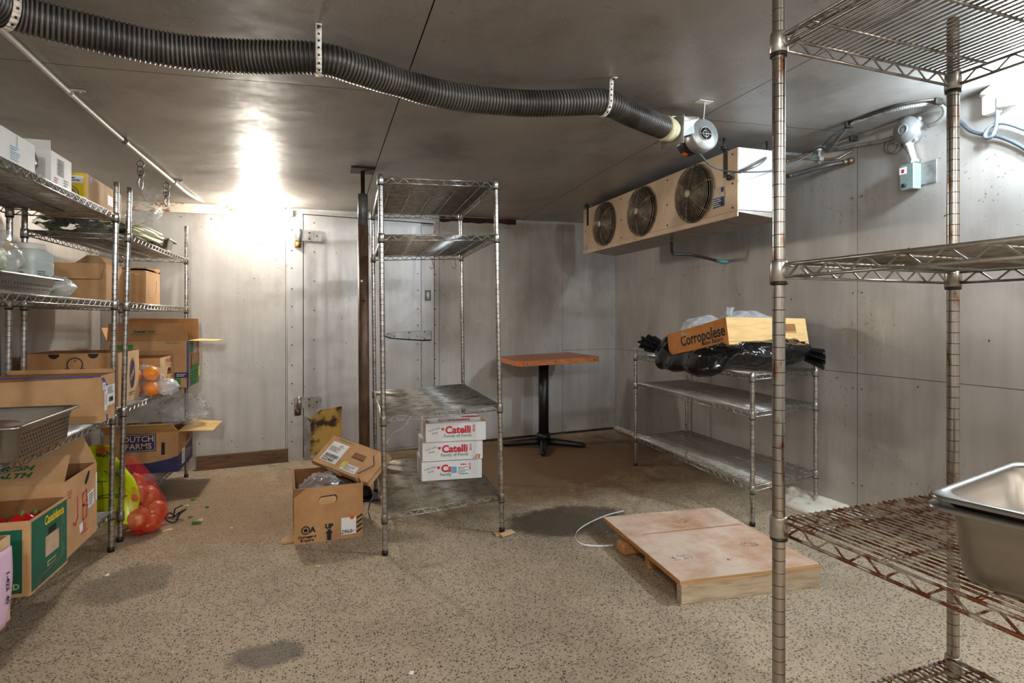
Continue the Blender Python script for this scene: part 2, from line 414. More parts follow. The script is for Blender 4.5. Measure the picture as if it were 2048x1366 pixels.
    def build(s, name, mats, parent=None, local=False):
        me = bpy.data.meshes.new(name)
        mats = mats if isinstance(mats, (list, tuple)) else [mats]
        vs = s.v
        if parent is not None and not local:
            inv = WM[parent.name].inverted(); vs = [inv @ p for p in vs]
        me.from_pydata([tuple(p) for p in vs], [], s.f)
        for m in mats: me.materials.append(m)
        me.polygons.foreach_set('material_index', s.m); me.polygons.foreach_set('use_smooth', s.sm)
        me.update()
        o = bpy.data.objects.new(name, me); COL.objects.link(o)
        if parent is not None: o.parent = parent; WM[o.name] = WM[parent.name].copy()
        else: WM[o.name] = Matrix.Identity(4)
        return o
def recentre(o, loc):
    loc = V(loc); o.data.transform(Matrix.Translation(-loc)); o.location = loc; WM[o.name] = Matrix.Translation(loc); return o
def tag(o, label=None, cat=None, group=None, kind=None):
    if label: o['label'] = label
    if cat: o['category'] = cat
    if group: o['group'] = group
    if kind: o['kind'] = kind
    return o
def thing(name, label, cat, loc=(0, 0, 0), M=None, group=None):
    o = bpy.data.objects.new(name, None); COL.objects.link(o); o.empty_display_size = .05
    M = M or Matrix.Translation(V(loc)); o.matrix_world = M; WM[o.name] = M.copy()
    return tag(o, label, cat, group)
def single(mb, name, mats, label, cat, loc=None, group=None):
    o = mb.build(name, mats); tag(o, label, cat, group)
    if loc is not None: recentre(o, loc)
    return o
def smooth_path(pts, n=6):
    pts = [V(p) for p in pts]; out = []
    P = [pts[0]*2-pts[1]]+pts+[pts[-1]*2-pts[-2]]
    for i in range(1, len(P)-2):
        for k in range(n):
            t = k/n; a, b, c, d = P[i-1], P[i], P[i+1], P[i+2]
            out.append(.5*((2*b)+(c-a)*t+(2*a-5*b+4*c-d)*t*t+(3*b-a-3*c+d)*t*t*t))
    out.append(pts[-1]); return out
def resample(path, step):
    out = [path[0]]; acc = 0
    for a, b in zip(path, path[1:]):
        L = (b-a).length; p = 0
        while acc+L-p >= step:
            p += step-acc; out.append(a+(b-a)*(p/L)); acc = 0
        acc += L-p
    return out
# lettering is collected and turned into meshes in one go at the end
TXT = []
def text(s, parent, M, size, mat, bold=0., name='lettering', align='CENTER', sx=1., shear=0.):
    TXT.append((s, parent, M, size, mat, bold, name, align, sx, shear))
def flush_text():
    if not TXT: return
    obs = []
    for (s, parent, M, size, mat, bold, name, align, sx, shear) in TXT:
        cu = bpy.data.curves.new('t', 'FONT'); cu.body = s; cu.size = size; cu.align_x = align; cu.align_y = 'CENTER'
        cu.offset = bold; cu.resolution_u = 3; cu.shear = shear
        o = bpy.data.objects.new('t', cu); COL.objects.link(o); obs.append(o)
    bpy.context.view_layer.update(); dg = bpy.context.evaluated_depsgraph_get()
    for o, (s, parent, M, size, mat, bold, name, align, sx, shear) in zip(obs, TXT):
        me = bpy.data.meshes.new_from_object(o.evaluated_get(dg)); me.name = name
        me.transform(M @ Matrix.Diagonal((sx, 1, 1, 1)))
        me.materials.clear(); me.materials.append(mat)
        n = bpy.data.objects.new(name, me); COL.objects.link(n); n.parent = parent
    for o in obs:
        cu = o.data; bpy.data.objects.remove(o); bpy.data.curves.remove(cu)
def rect(parent, M, x, y, w, h, mat, name='label', off=.0008, rot=0.):
    mb = MB(); mb.plate([(-w/2, -h/2), (w/2, -h/2), (w/2, h/2), (-w/2, h/2)], .0006, M @ Matrix.Translation((x, y, off)) @ rotz(rot))
    return mb.build(name, mat, parent, local=True)
def shape(parent, M, x, y, pts, mat, name='logo', off=.0008, rot=0.):
    mb = MB(); mb.plate(pts, .0006, M @ Matrix.Translation((x, y, off)) @ rotz(rot))
    return mb.build(name, mat, parent, local=True)
def ringpts(r, n=24, sx=1., sy=1.): return [(r*sx*math.cos(2*math.pi*i/n), r*sy*math.sin(2*math.pi*i/n)) for i in range(n)]
def strokes(parent, M, lines, w, mat, name='drawing', off=.0009):
    mb = MB()
    for ln in lines:
        for a, b in zip(ln, ln[1:]):
            a, b = V((a[0], a[1], 0)), V((b[0], b[1], 0)); d = b-a
            if d.length < 1e-6: continue
            p = V((-d.y, d.x, 0)).normalized()*w/2; e = d.normalized()*w*.3
            mb.plate([tuple((a-p-e)[:2]), tuple((b-p+e)[:2]), tuple((b+p+e)[:2]), tuple((a+p-e)[:2])], .0006, M @ Matrix.Translation((0, 0, off)))
    return mb.build(name, mat, parent, local=True)
def barcode(parent, M, x, y, w, h, mat=None, n=14, vertical=False, rot=0., off=.0018):
    mb = MB(); rnd = random.Random(int(1000*(w+h+abs(x))))
    T = M @ Matrix.Translation((x, y, off)) @ rotz(rot)
    for i in range(n):
        bw = (w if not vertical else h)/n*rnd.choice((.35, .5, .75))
        c = -((w if not vertical else h)/2)+(i+.5)*(w if not vertical else h)/n
        q = [(c-bw/2, -h/2), (c+bw/2, -h/2), (c+bw/2, h/2), (c-bw/2, h/2)] if not vertical else [(-w/2, c-bw/2), (w/2, c-bw/2), (w/2, c+bw/2), (-w/2, c+bw/2)]
        mb.plate(q, .0004, T)
    return mb.build('barcode', mat or INK, parent, local=True)
def textlines(parent, M, x, y, w, h, n, mat=None, rot=0., off=.0018):
    mb = MB(); rnd = random.Random(int(3000*(w+h+abs(y))))
    T = M @ Matrix.Translation((x, y, off)) @ rotz(rot)
    for i in range(n):
        yy = h/2-(i+.5)*h/n; ww = w*rnd.uniform(.55, 1.)
        xx = -w/2
        while xx < -w/2+ww:
            l = min(rnd.uniform(.12, .3)*w, -w/2+ww-xx)
            mb.plate([(xx, yy-h/n*.22), (xx+l, yy-h/n*.22), (xx+l, yy+h/n*.22), (xx, yy+h/n*.22)], .0004, T); xx += l+w*.04
    return mb.build('small_print', mat or INK_GREY, parent, local=True)

# ------------------------------------------------------------------ wire racks
def post_mesh(b, t, r=.0127, pitch=.0254, n=12):
    b, t = V(b), V(t); L = (t-b).length; d = (t-b)/L
    mb = MB(); path = []; rs = []; mi = []
    z = 0.; path.append(b); rs.append(r); k = pitch
    while k < L-.01:
        for dz, rr, mm in ((-.0009, r, 0), (.0009, r, 1)):
            path.append(b+d*(k+dz)); rs.append(rr)
        k += pitch
    path.append(t-d*.003); rs.append(r); path.append(t); rs.append(r*.8)
    mi = []
    for i in range(len(path)-1): mi.append(1 if 0 < i < len(path)-3 and i % 2 == 1 else 0)
    mb.tube(path, rs, n, mis=mi)
    return mb
def lerp(a, b, t): return a+(b-a)*t
def rack(name, label, base, top, shelves, wire='u', post_mat=CHROME, wire_r=.0018, spacing=.0168, rods=4, group=None, feet=True, clip_up=(1, 1, 1, 1)):
    base = [V(p) for p in base]; top = [V(p) for p in top]
    cen = sum(base, V())/4
    root = thing(name, label, 'shelf rack', (cen.x, cen.y, min(p.z for p in base)), group=group)
    for b, t in zip(base, top):
        po = post_mesh(b, t).build('post', [post_mat, GROOVE], root)
        if feet:
            f = MB(); f.lathe([(.0155, 0), (.0155, .018), (.013, .024)], Matrix.Translation(b), 14); f.build('foot', BLACKPL, po)
    at_z = lambda i, z: lerp(base[i], top[i], (z-base[i].z)/(top[i].z-base[i].z))
    for sh in shelves:
        z4 = sh['z'] if isinstance(sh['z'], (list, tuple)) else [sh['z']]*4
        mat = sh.get('mat', CHROME)
        c = [at_z(i, z4[i]) for i in range(4)]
        dk = MB(); H = V((0, 0, .0165))
        if sh.get('wire', wire) == 'u': A0, A1, B0, B1 = c[0], c[3], c[1], c[2]
        else: A0, A1, B0, B1 = c[0], c[1], c[3], c[2]
        L = (A1-A0).length; nw = max(4, int(L/spacing))
        for k in range(1, nw):
            s = k/nw; p, q = lerp(A0, A1, s)+H, lerp(B0, B1, s)+H
            e = (q-p).normalized()*.004
            dk.tube([p+e*0, q-e*0], wire_r, 5, caps=True)
        for k in range(rods):
            s = (k+.5)/rods; p, q = lerp(A0, B0, s)+V((0, 0, .0125)), lerp(A1, B1, s)+V((0, 0, .0125))
            e = (q-p).normalized()*.006
            dk.tube([p+e, q-e], .003, 6)
        deck = dk.build('wire_shelf', mat, root)
        for i in range(4):
            j = (i+1) % 4; a, b = c[i], c[j]; d = (b-a).normalized(); l = (b-a).length
            tr = MB()
            a2, b2 = a+d*.013, b-d*.013
            for dz in (.0125, -.0125): tr.tube([a2+V((0, 0, dz)), b2+V((0, 0, dz))], .0032, 6)
            n = max(3, int((l-.04)/.064)); pts = []
            for k in range(n*2+1):
                s = .02+(l-.04)*k/(2*n); zz = .0098 if k % 2 else -.0098
                pts += [a+d*(s-.005)+V((0, 0, zz)), a+d*(s+.005)+V((0, 0, zz))]
            tr.tube(pts, .0022, 6)
            tr.build('truss_edge', mat, deck)
        for i in range(4):
            ax = (top[i]-base[i]).normalized(); q = ax.to_track_quat('Z', 'Y').to_matrix().to_4x4()
            cm = MB(); Mx = Matrix.Translation(c[i]) @ q
            cm.lathe([(.0165, -.0215), (.0178, -.02), (.0168, .018), (.0158, .0205), (.0128, .0205)], Mx, 16, 0)
            cm.lathe([(.0132, -.0275), (.0168, -.0275), (.0168, -.0215), (.0132, -.0215)], Mx, 16, 1)
            cm.build('collar', [CHROME_DULL if mat is RUSTY else mat, BLACKPL], deck)
    return root

# ------------------------------------------------------------------ cartons, pans, bags
def face_M(side, w, d, h):
    if side == 'F': return frame((0, -d/2, 0), (1, 0, 0), (0, 0, 1), (0, -1, 0))
    if side == 'R': return frame((w/2, 0, 0), (0, 1, 0), (0, 0, 1), (1, 0, 0))
    if side == 'L': return frame((-w/2, 0, 0), (0, -1, 0), (0, 0, 1), (-1, 0, 0))
    if side == 'B': return frame((0, d/2, 0), (-1, 0, 0), (0, 0, 1), (0, 1, 0))
    return frame((0, 0, h), (1, 0, 0), (0, 1, 0), (0, 0, 1))
class Carton: pass
def carton(name, label, M, w, d, h, mat=CARD, t=.005, flaps=(), closed=False, inner=CARD_IN, group=None, cat='box', band=None, fluff=.0, notch=None):
    """M: world matrix of the base centre. flaps: (side, length, angle from upright outward in degrees, taper)"""
    C = Carton(); C.w, C.d, C.h = w, d, h
    C.root = thing(name, label, cat, M=M, group=group)
    mb = MB(); x, y = w/2, d/2; X, Y = x-t, y-t
    if closed:
        mb.box((0, 0, h/2), (w, d, h), bev=.0025)
    else:
        o = [(-x, -y), (x, -y), (x, y), (-x, y)]; i_ = [(-X, -Y), (X, -Y), (X, Y), (-X, Y)]
        vs = [V((a, b, 0)) for a, b in o]+[V((a, b, h)) for a, b in o]+[V((a, b, h)) for a, b in i_]+[V((a, b, t)) for a, b in i_]
        mb.add(vs, [(3, 2, 1, 0), (0, 1, 5, 4), (1, 2, 6, 5), (2, 3, 7, 6), (3, 0, 4, 7)], 0)
        mb.add(vs, [(4, 5, 9, 8), (5, 6, 10, 9), (6, 7, 11, 10), (7, 4, 8, 11)], 0)
        mb.add(vs, [(8, 9, 13, 12), (9, 10, 14, 13), (10, 11, 15, 14), (11, 8, 12, 15), (12, 13, 14, 15)], 1)
    C.body = mb.build('body', [mat, inner], C.root, local=True)
    C.flaps = []
    for fl in flaps:
        side, L, ang = fl[:3]; tp = fl[3] if len(fl) > 3 else .01; fm = fl[4] if len(fl) > 4 else mat
        FM = face_M(side, w, d, h); W = (w if side in 'FB' else d)
        a = math.radians(ang)
        # hinge frame: x along edge, y = flap direction, z = its outward-side normal
        hm = FM @ Matrix.Translation((0, h, -.0)) @ Matrix.Rotation(a, 4, 'X')
        f = MB(); hw = W/2-.002
        f.plate([(-hw, 0.001), (hw, .001), (hw-tp, L), (-hw+tp, L)], .004, hm @ Matrix.Translation((0, 0, -.004)))
        ob = f.build('flap', fm, C.root, local=True); C.flaps.append((ob, hm))
    C.face = lambda s: face_M(s, w, d, h)
    return C
def Mz(x, y, z, rz=0.): return Matrix.Translation((x, y, z)) @ rotz(math.radians(rz))
def rrect(hw, hd, r, z, n=5):
    out = []
    for cx, cy, a0 in ((hw-r, hd-r, 0), (-hw+r, hd-r, 90), (-hw+r, -hd+r, 180), (hw-r, -hd+r, 270)):
        for k in range(n+1):
            a = math.radians(a0+90*k/n); out.append(V((cx+r*math.cos(a), cy+r*math.sin(a), z)))
    return out
def pan_mesh(w, d, h, cr=.05, rim=.014, n=6):
    mb = MB()
    rings = [rrect(w/2, d/2, .026, h-.007, n), rrect(w/2, d/2, .026, h-.001, n), rrect(w/2-.002, d/2-.002, .026, h, n), rrect(w/2-rim, d/2-rim, cr, h, n), rrect(w/2-rim-.003, d/2-rim-.003, cr, h-.004, n),
             rrect(w/2-rim-.004, d/2-rim-.004, cr, h-.022, n), rrect(w/2-rim-.007, d/2-rim-.007, cr, h-.027, n),
             rrect(w/2-rim-.014, d/2-rim-.014, cr, .014, n), rrect(w/2-rim-.019, d/2-rim-.019, cr-.003, .004, n), rrect(w/2-rim-.03, d/2-rim-.03, cr-.01, 0, n)]
    N = len(rings[0])
    for r in rings: mb.v.extend(r)
    for i in range(len(rings)-1):
        for k in range(N):
            k2 = (k+1) % N
            mb.f.append([i*N+k, i*N+k2, (i+1)*N+k2, (i+1)*N+k]); mb.m.append(0); mb.sm.append(True)
    mb.f.append([(len(rings)-1)*N+k for k in range(N)]); mb.m.append(0); mb.sm.append(False)
    return mb
def pan(name, label, M, w, d, h, perf=(), mat=None, group=None):
    root = thing(name, label, 'pan', M=M, group=group)
    body = pan_mesh(w, d, h).build('pan_body', mat or STEEL, root, local=True)
    for side in perf:
        pb = MB(); L = (w if side in 'FB' else d); rim = .014
        rows = max(2, int((h-.04)/.014))
        for r_ in range(rows):
            zz = .018+r_*.0145
            ins = rim+.0142-(zz-.014)/(h-.041)*.0072
            nn = int((L-.16)/.02)
            for k in range(nn+1):
                s = -(L-.16)/2+(L-.16)*k/nn+(.005 if r_ % 2 else -.005)
                FM = face_M(side, w-2*ins+.0012, d-2*ins+.0012, h)
                pb.plate(ringpts(.0034, 8), .0004, FM @ Matrix.Translation((s, zz, 0)))
        pb.build('perforation', FANDARK, body, local=True)
    return root
def nz(p, f, seed=0.): return noise.noise(V((p.x*f+seed*7.3, p.y*f-seed*3.1, p.z*f+seed*1.7)))
def crumple(seed, amp, f, flat=None, sharp=True):
    def fn(d, p):
        n = abs(nz(d, f, seed))*1.4-.35 if sharp else nz(d, f, seed)
        n2 = nz(d, f*2.6, seed+5)*.45
        q = p*(1+amp*(n+n2))
        if flat is not None and q.z < flat: q.z = flat
        return q
    return fn
# ------------------------------------------------------------------ room
XL, XR, YF, YB = -1.5, 2.93, -2.6, 5.52
def clamp(a, lo, hi): return max(lo, min(hi, a))
def ceil_z(x, y):
    tl = clamp((y-4.0)/.92, 0, 1); tr = clamp((y-2.6)/2.9, 0, 1)
    left = lerp(.915, .86, tl); right = lerp(1.055, .985, tr)
    f = clamp((x-XL)/(XR-XL), -.1, 1.05)
    return CH+lerp(left, right, f)
def ceil_sag(x, y):
    return ceil_z(x, y)-.006*noise.noise(V((x*1.3, y*1.3, 2.)))-.003*noise.noise(V((x*3.1, y*3.1, 5.)))

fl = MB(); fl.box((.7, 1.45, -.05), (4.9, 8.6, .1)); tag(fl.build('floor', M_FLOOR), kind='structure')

ce = MB()
ce.grid(lambda a, b: (lerp(XL-.2, XR+.2, a), lerp(YF-.1, 5.75, b), ceil_z(lerp(XL-.2, XR+.2, a), lerp(YF-.1, 5.75, b))+.012), 12, 24, 1)
xs = [XL-.2, .33, 1.83, XR+.2]; ys = [YF-.1, .0, 2.56, 5.75]
for i in range(3):
    for j in range(3):
        g = .0022; n = 26
        x0, x1, y0, y1 = xs[i]+g, xs[i+1]-g, ys[j]+g, ys[j+1]-g
        ce.grid(lambda a, b: (lerp(x0, x1, a), lerp(y0, y1, b), ceil_sag(lerp(x0, x1, a), lerp(y0, y1, b))), n, n, 0)
tag(ce.build('ceiling', [M_CEIL, M_GAP]), kind='structure')

def sheet_wall(name, P0, ux, W, zt, panels, mat, screws=(), th=.02):
    """wall face through P0 along ux; panels in (s0, s1, z0, z1); zt(s) top height"""
    mb = MB(); ux = V(ux).normalized(); nrm = V((ux.y, -ux.x, 0)); P0 = V(P0)
    back = [P0-nrm*.012+ux*s+V((0, 0, z)) for s, z in ((0, 0), (W, 0), (W, 2.4), (0, 2.4))]
    mb.hexa([back[0], back[1], back[1]-nrm*.08, back[0]-nrm*.08], [back[3], back[2], back[2]-nrm*.08, back[3]-nrm*.08], 1)
    g = .0014
    for s0, s1, z0, z1 in panels:
        n = 14
        def fn(a, b):
            s = lerp(s0+g, s1-g, a); z = lerp(z0+g, z1-g, b)
            e = min(a, 1-a, b, 1-b)
            bul = (.004*noise.noise(V((s*2.1, z*2.1, P0.x*3)))+.0025*noise.noise(V((s*6, z*6, 3.))))*min(1, e*8)
            return P0+ux*s+V((0, 0, z))+nrm*bul
        mb.grid(fn, n, n, 0)
    for s, z in screws:
        p = P0+ux*s+V((0, 0, z))+nrm*.001
        mb.ball(p, .0042, 6, 4, None, 2)
    return tag(mb.build(name, [mat, M_GAP, M_SCREW]), kind='structure')

bl = math.hypot(XR-XL, (XR-XL)*.136)
bux = V((1, .136, 0)).normalized()
def bs(x): return (x-XL)*math.sqrt(1+.136**2)
sxs = [bs(XL), bs(-.18), bs(1.05), bs(2.35), bs(XR)]
pn = []
x_j0, x_j1 = bs(-.26), bs(1.02)
zs = .838
scr = []
pn.append((0, bs(-.27), 0, 2.2)); pn.append((bs(-.27), bs(1.02), 0, 2.2))
pn.append((bs(1.02), bs(2.30), .0, 2.2))
pn.append((bs(2.30), bs(XR), zs, 2.2)); pn.append((bs(2.30), bs(XR), 0, zs))
for k in range(7):
    z = .12+.3*k
    scr += [(bs(2.27), z), (bs(XR)-.03, z), (bs(1.06), z+.05)]
for k in range(5): scr += [(bs(-1.2+.2*k), 1.92), (bs(-1.1+.22*k), .2)]
scr += [(bs(-.95), 1.45), (bs(-.5), 1.47), (bs(-.45), 1.75), (bs(1.6), 1.3), (bs(1.9), 1.62), (bs(2.1), .9), (bs(1.4), 1.1), (bs(2.6), .5), (bs(2.5), 1.2)]
sheet_wall('wall_back', (XL, back_y(XL), 0), bux, bl, None, pn, M_WALL_B, scr)
# side wall by the evaporator
ys_ = [YB+.02, 2.6, 1.0, YF]
pn = []; scr = []
Ls = lambda y: YB+.02-y
for a, b in zip(ys_, ys_[1:]):
    pn += [(Ls(a), Ls(b), 0, .838), (Ls(a), Ls(b), .838, 2.25)]
    for k in range(4): scr += [(Ls(a)+.03, .2+.55*k), (Ls(b)-.03, .2+.55*k)]
for k in range(7): scr += [(.3+.5*k, .80), (.25+.5*k, 1.52)]
scr += [(Ls(3.6), 1.33), (Ls(3.1), 1.28), (Ls(1.9), 1.05), (Ls(2.4), 1.42), (Ls(2.1), 1.66)]
sheet_wall('wall_right', (XR, YB+.02, 0), (0, -1, 0), YB-YF+.02, None, pn, M_WALL_R, scr)
sheet_wall('wall_left', (XL, YF, 0), (0, 1, 0), back_y(XL)-YF, None, [(0, 2.5, 0, 2.2), (2.5, 5.0, 0, 2.2), (5.0, back_y(XL)-YF, 0, 2.2)], M_WALL_R, [(3.2, 1.5), (4.2, 1.45), (5.2, 1.3), (5.6, 1.6), (6.2, 1.38), (6.9, 1.4)])
sheet_wall('wall_front', (XR, YF, 0), (-1, 0, 0), XR-XL, None, [(0, 1.5, 0, 2.25), (1.5, 3.0, 0, 2.25), (3.0, XR-XL, 0, 2.25)], M_WALL_R)

# rusting angle trims along the top of the back wall
def back_strip(name, x0, x1, z0, z1, th, mats, n=1, wav=0., kind='structure', off=.0):
    mb = MB(); nr = V((.136, -1, 0)).normalized()
    for k in range(n):
        a, b = lerp(x0, x1, k/n), lerp(x0, x1, (k+1)/n)
        pa, pb = V((a, back_y(a), 0)), V((b, back_y(b), 0))
        za0, zb0 = (z0(a), z0(b)) if callable(z0) else (z0, z0)
        za1, zb1 = (z1(a), z1(b)) if callable(z1) else (z1, z1)
        w = lambda x: wav*noise.noise(V((x*9, 3, 1)))
        P = lambda p, z, o: p+nr*(o+off)+V((0, 0, z))
        mb.hexa([P(pa, za0+w(a), th), P(pb, zb0+w(b), th), P(pb, zb0+w(b), .0), P(pa, za0+w(a), .0)], [P(pa, za1, th), P(pb, zb1, th), P(pb, zb1, .0), P(pa, za1, .0)])
    return tag(mb.build(name, mats), kind=kind)
cz = lambda x: ceil_z(x, back_y(x))
back_strip('trim_1', -1.48, -.28, lambda x: cz(x)-.075, lambda x: cz(x)-.004, .012, PAINTRUST, 14)
back_strip('trim_2', -.52, -.22, lambda x: cz(x)-.07, lambda x: cz(x)-.022, .026, PAINTRUST, 3)
back_strip('trim_3', 1.02, 1.78, lambda x: cz(x)-.05, lambda x: cz(x)-.004, .010, RUSTBROWN, 20, .018)
back_strip('trim_4', -.9, -.255, lambda x: 0.002, lambda x: .105, .035, BASEWOOD, 3)
back_strip('trim_5', 1.02, 2.9, .0, .022, .006, RUSTBROWN, 40, .014)

# ------------------------------------------------------------------ walk-in cooler door, seen from inside
DL, DR = -.135, .96            # hinge side, latch side (x)
dn = V((.136, -1, 0)).normalized()
def bp(x, z, off=0.): return V((x, back_y(x), z))+dn*off
door = thing('door_1', None, None, bp(DL, .0))
tag(door, kind='structure')
d_ = MB(); th = .018
def slab(mb, x0, x1, z0, z1, o0, o1, mi=0, z1b=None):
    z1b = z1 if z1b is None else z1b
    mb.hexa([bp(x0, z0, o1), bp(x1, z0, o1), bp(x1, z0, o0), bp(x0, z0, o0)], [bp(x0, z1, o1), bp(x1, z1b, o1), bp(x1, z1b, o0), bp(x0, z1, o0)], mi)
# hinge-side jamb strip, header, latch-side jamb strips
for nm, x0, x1, z0, z1, o in (('door_frame', -.255, DL-.006, 0, cz(-.2)-.075, .016), ('door_frame', DL-.006, .98, 2.01, 2.03, .012)):
    s_ = MB(); slab(s_, x0, x1, z0, z1, .002, o); s_.build(nm, M_DOOR, door)
# door leaf, with a torn lower corner showing yellow insulation
s_ = MB()
leaf = [(DL, .36), (DL+.05, .33), (DL+.13, .40), (DL+.30, .42), (DL+.30, .03), (DR-.12, .03), (DR-.12, 2.0), (DL, 2.0)]
def bplate(mb, pts, o0, o1, mi=0):
    n = len(pts); vs = [bp(x, z, o0) for x, z in pts]+[bp(x, z, o1) for x, z in pts]
    mb.add(vs, [list(range(n))[::-1], [n+i for i in range(n)]]+[[i, (i+1) % n, n+(i+1) % n, n+i] for i in range(n)], mi)
# convex pieces
bplate(s_, [(DL, .36), (DL+.05, .33), (DL+.13, .40), (DL+.30, .42), (DL+.30, 2.0), (DL, 2.0)], .004, th)
bplate(s_, [(DL+.30, .03), (.845, .03), (.845, 2.0), (DL+.30, 2.0)], .004, th)
leafo = s_.build('door_leaf', M_DOOR, door)
s_ = MB(); slab(s_, DL+.02, DL+.30, .03, .43, .002, .009); ins = s_.build('torn_panel', INSUL, leafo)
s_ = MB()
bplate(s_, [(DL+.0, .02), (DL+.05, .02), (DL+.052, .3), (DL+.012, .36)], .006, .022)
s_.build('bent_edge', STEEL_DULL, leafo)
s_ = MB(); slab(s_, .85, .965, .05, 1.98, .002, .014); s_.build('latch_jamb', M_DOOR, door)
s_ = MB(); slab(s_, .97, 1.015, .02, 1.98, .0, .006); s_.build('door_frame', M_WALL_B, door)
s_ = MB(); slab(s_, .966, .973, .3, 1.95, .0, .009); s_.build('rust_seam', RUSTBROWN, door)
s_ = MB(); slab(s_, DL-.006, DL, .02, 2.01, .0, .004); slab(s_, .8455, .8495, .03, 1.98, .0, .004); slab(s_, DL, .96, 2.0, 2.008, .0, .006); s_.build('door_gap', M_GAP, door)
s_ = MB()
for k in range(12):
    z = .16+.155*k
    for x, o in ((-.225, .0165), (.815, .0185), (.978, .008)):
        s_.ball(bp(x, z+.01*math.sin(k*3.1+x), o), .0055, 7, 4)
for k in range(7): s_.ball(bp(DL+.08, .5+.24*k, .0185), .005, 7, 4)
for x, z in ((.2, .95), (.3, 1.4), (.42, .6), (.5, 1.2), (.12, 1.7)): s_.ball(bp(x, z, .0185), .004, 7, 4)
s_.build('screw', M_SCREW, leafo)
for z, rust in ((1.83, 0), (.47, 1)):
    h_ = MB(); mt = STEEL_DULL if not rust else CHROME_DULL
    slab(h_, DL-.02, DL+.135, z-.045, z+.045, .018, .034)
    h_.tube([bp(DL-.035, z-.05, .03), bp(DL-.035, z+.05, .03)], .018, 12)
    slab(h_, DL-.07, DL-.02, z-.045, z+.045, .015, .028)
    hh = h_.build('hinge', mt, door)
    h_ = MB(); h_.tube([bp(DL-.045, z-.055, .03), bp(DL-.045, z-.1, .03)], .019, 12); slab(h_, DL-.07, DL-.02, z-.10, z-.052, .014, .03)
    h_.build('hinge_pin', pm('brassy_rust' if not rust else 'rust_pin', (150, 112, 56) if not rust else (96, 70, 50), .5, .4), hh)
    h_ = MB()
    for dx, dz in ((.04, .025), (.04, -.025), (.1, 0)): h_.ball(bp(DL+dx, z+dz, .034), .007, 8, 5)
    h_.build('screw', M_SCREW, hh)
# inside release handle, lying across the latch edge
h_ = MB()
prof = [(.52, .0), (.56, .030), (.66, .040), (.80, .045), (.93, .045), (.93, -.045), (.86, -.048), (.70, -.034), (.58, -.022)]
bplate(h_, [(x, 1.005+z*.82) for x, z in prof], .018, .040)
hd = h_.build('door_handle', ALU, door)
h_ = MB(); bplate(h_, [(.735+(x-.735)*1.05, 1.0+z*.98) for x, z in prof], .0175, .020); h_.build('handle_shadow_outline', M_GAP, hd)  # larger dark plate standing in for the handle's outline and shadow
h_ = MB(); bplate(h_, [(.80, 1.01), (.918, 1.013), (.918, .985), (.80, .985)], .040, .052); h_.build('handle_catch', ALU, hd)
h_ = MB()
for x, z in ((.6, 1.0), (.73, 1.03), (.87, 1.035), (.73, .975), (.87, .972)): h_.ball(bp(x, z, .041), .006, 7, 4)
h_.build('screw', M_SCREW, hd)
# worn switch plate on the jamb
sw = thing('switch_plate', 'worn rectangular light switch on the metal jamb above the door handle', 'switch', bp(.907, 1.36, .0145))
s_ = MB(); slab(s_, .878, .936, 1.31, 1.41, .0145, .020); pl = s_.build('plate', STEEL_DULL, sw)
s_ = MB()
for x0, x1, z0, z1 in ((.884, .930, 1.395, 1.402), (.884, .930, 1.318, 1.325), (.884, .890, 1.325, 1.395), (.924, .930, 1.325, 1.395)): slab(s_, x0, x1, z0, z1, .020, .022)
s_.build('black_border', INK, pl)
s_ = MB(); slab(s_, .900, .914, 1.345, 1.375, .020, .028); s_.build('toggle', PAINTW, sw)
# thin steel ring hanging on the door behind the pole
r_ = MB(); c = bp(.345, 1.83, .03)
r_.tube([c+bux*.062*math.cos(a)+V((0, 0, .062*math.sin(a))) for a in [2*math.pi*k/28 for k in range(28)]], .0028, 6, closed=True)
r_.tube([c+V((0, 0, .062))-dn*.012, c+V((0, 0, .062))+dn*.006], .004, 6)
single(r_, 'steel_ring', STEEL_DULL, 'thin steel ring hung on the metal door behind the pole', 'ring', c)

# spray foam bead where the side wall meets the floor
fm = MB(); rnd = random.Random(3); pts = []; rs = []
for k in range(90):
    t = k/89; y = lerp(5.44, 2.5, t)
    pts.append((XR-.028+.006*math.sin(k*1.7), y, .022+.005*rnd.random())); rs.append(.026+.011*noise.noise(V((k*.6, 1, 2)))+(.018 if .80 < t < .97 else 0))
fm.tube(pts, rs, 10)
fm.ball((2.80, 2.86, .012), (.10, .22, .035), 18, 8, crumple(4, .35, 2.2))
tag(fm.build('trim_6', FOAMW), kind='structure')

# ------------------------------------------------------------------ ceiling conduit with globe lamp
G1 = V((-.44, 4.885, 1.968))
cd = thing('ceiling_conduit', 'thin white pipe running along the ceiling to the globe lamp', 'pipe', onz(250, 283, 2.03))
def on_ceil(u, v, drop):
    z = 2.06
    for _ in range(6):
        p = onz(u, v, z); z = ceil_z(p.x, p.y)-drop
    return onz(u, v, z)
cp = [on_ceil(-60, 10, .016), on_ceil(0, 57, .016), on_ceil(140, 186, .016), on_ceil(250, 283, .016), on_ceil(345, 362, .016), on_ceil(385, 393, .02)]
e0 = onback(415, 404, .03); e1 = onback(450, 409, .03); e2 = onback(478, 418, .03); e3 = onback(506, 425, .03)
cp += [e0, e1, e2, e3]
c_ = MB(); c_.tube(smooth_path(cp, 8), .0095, 10); pipe = c_.build('pipe', PAINTW, cd)
for (u, v) in ((250, 283),):
    p = on_ceil(u, v, .016); d = (on_ceil(260, 292, .016)-p).normalized()
    c_ = MB(); c_.tube([p-d*.03, p-d*.012, p-d*.011, p+d*.011, p+d*.012, p+d*.03], [.0125, .0125, .0155, .0155, .0125, .0125], 12); c_.build('coupling', STEEL_DULL, cd)
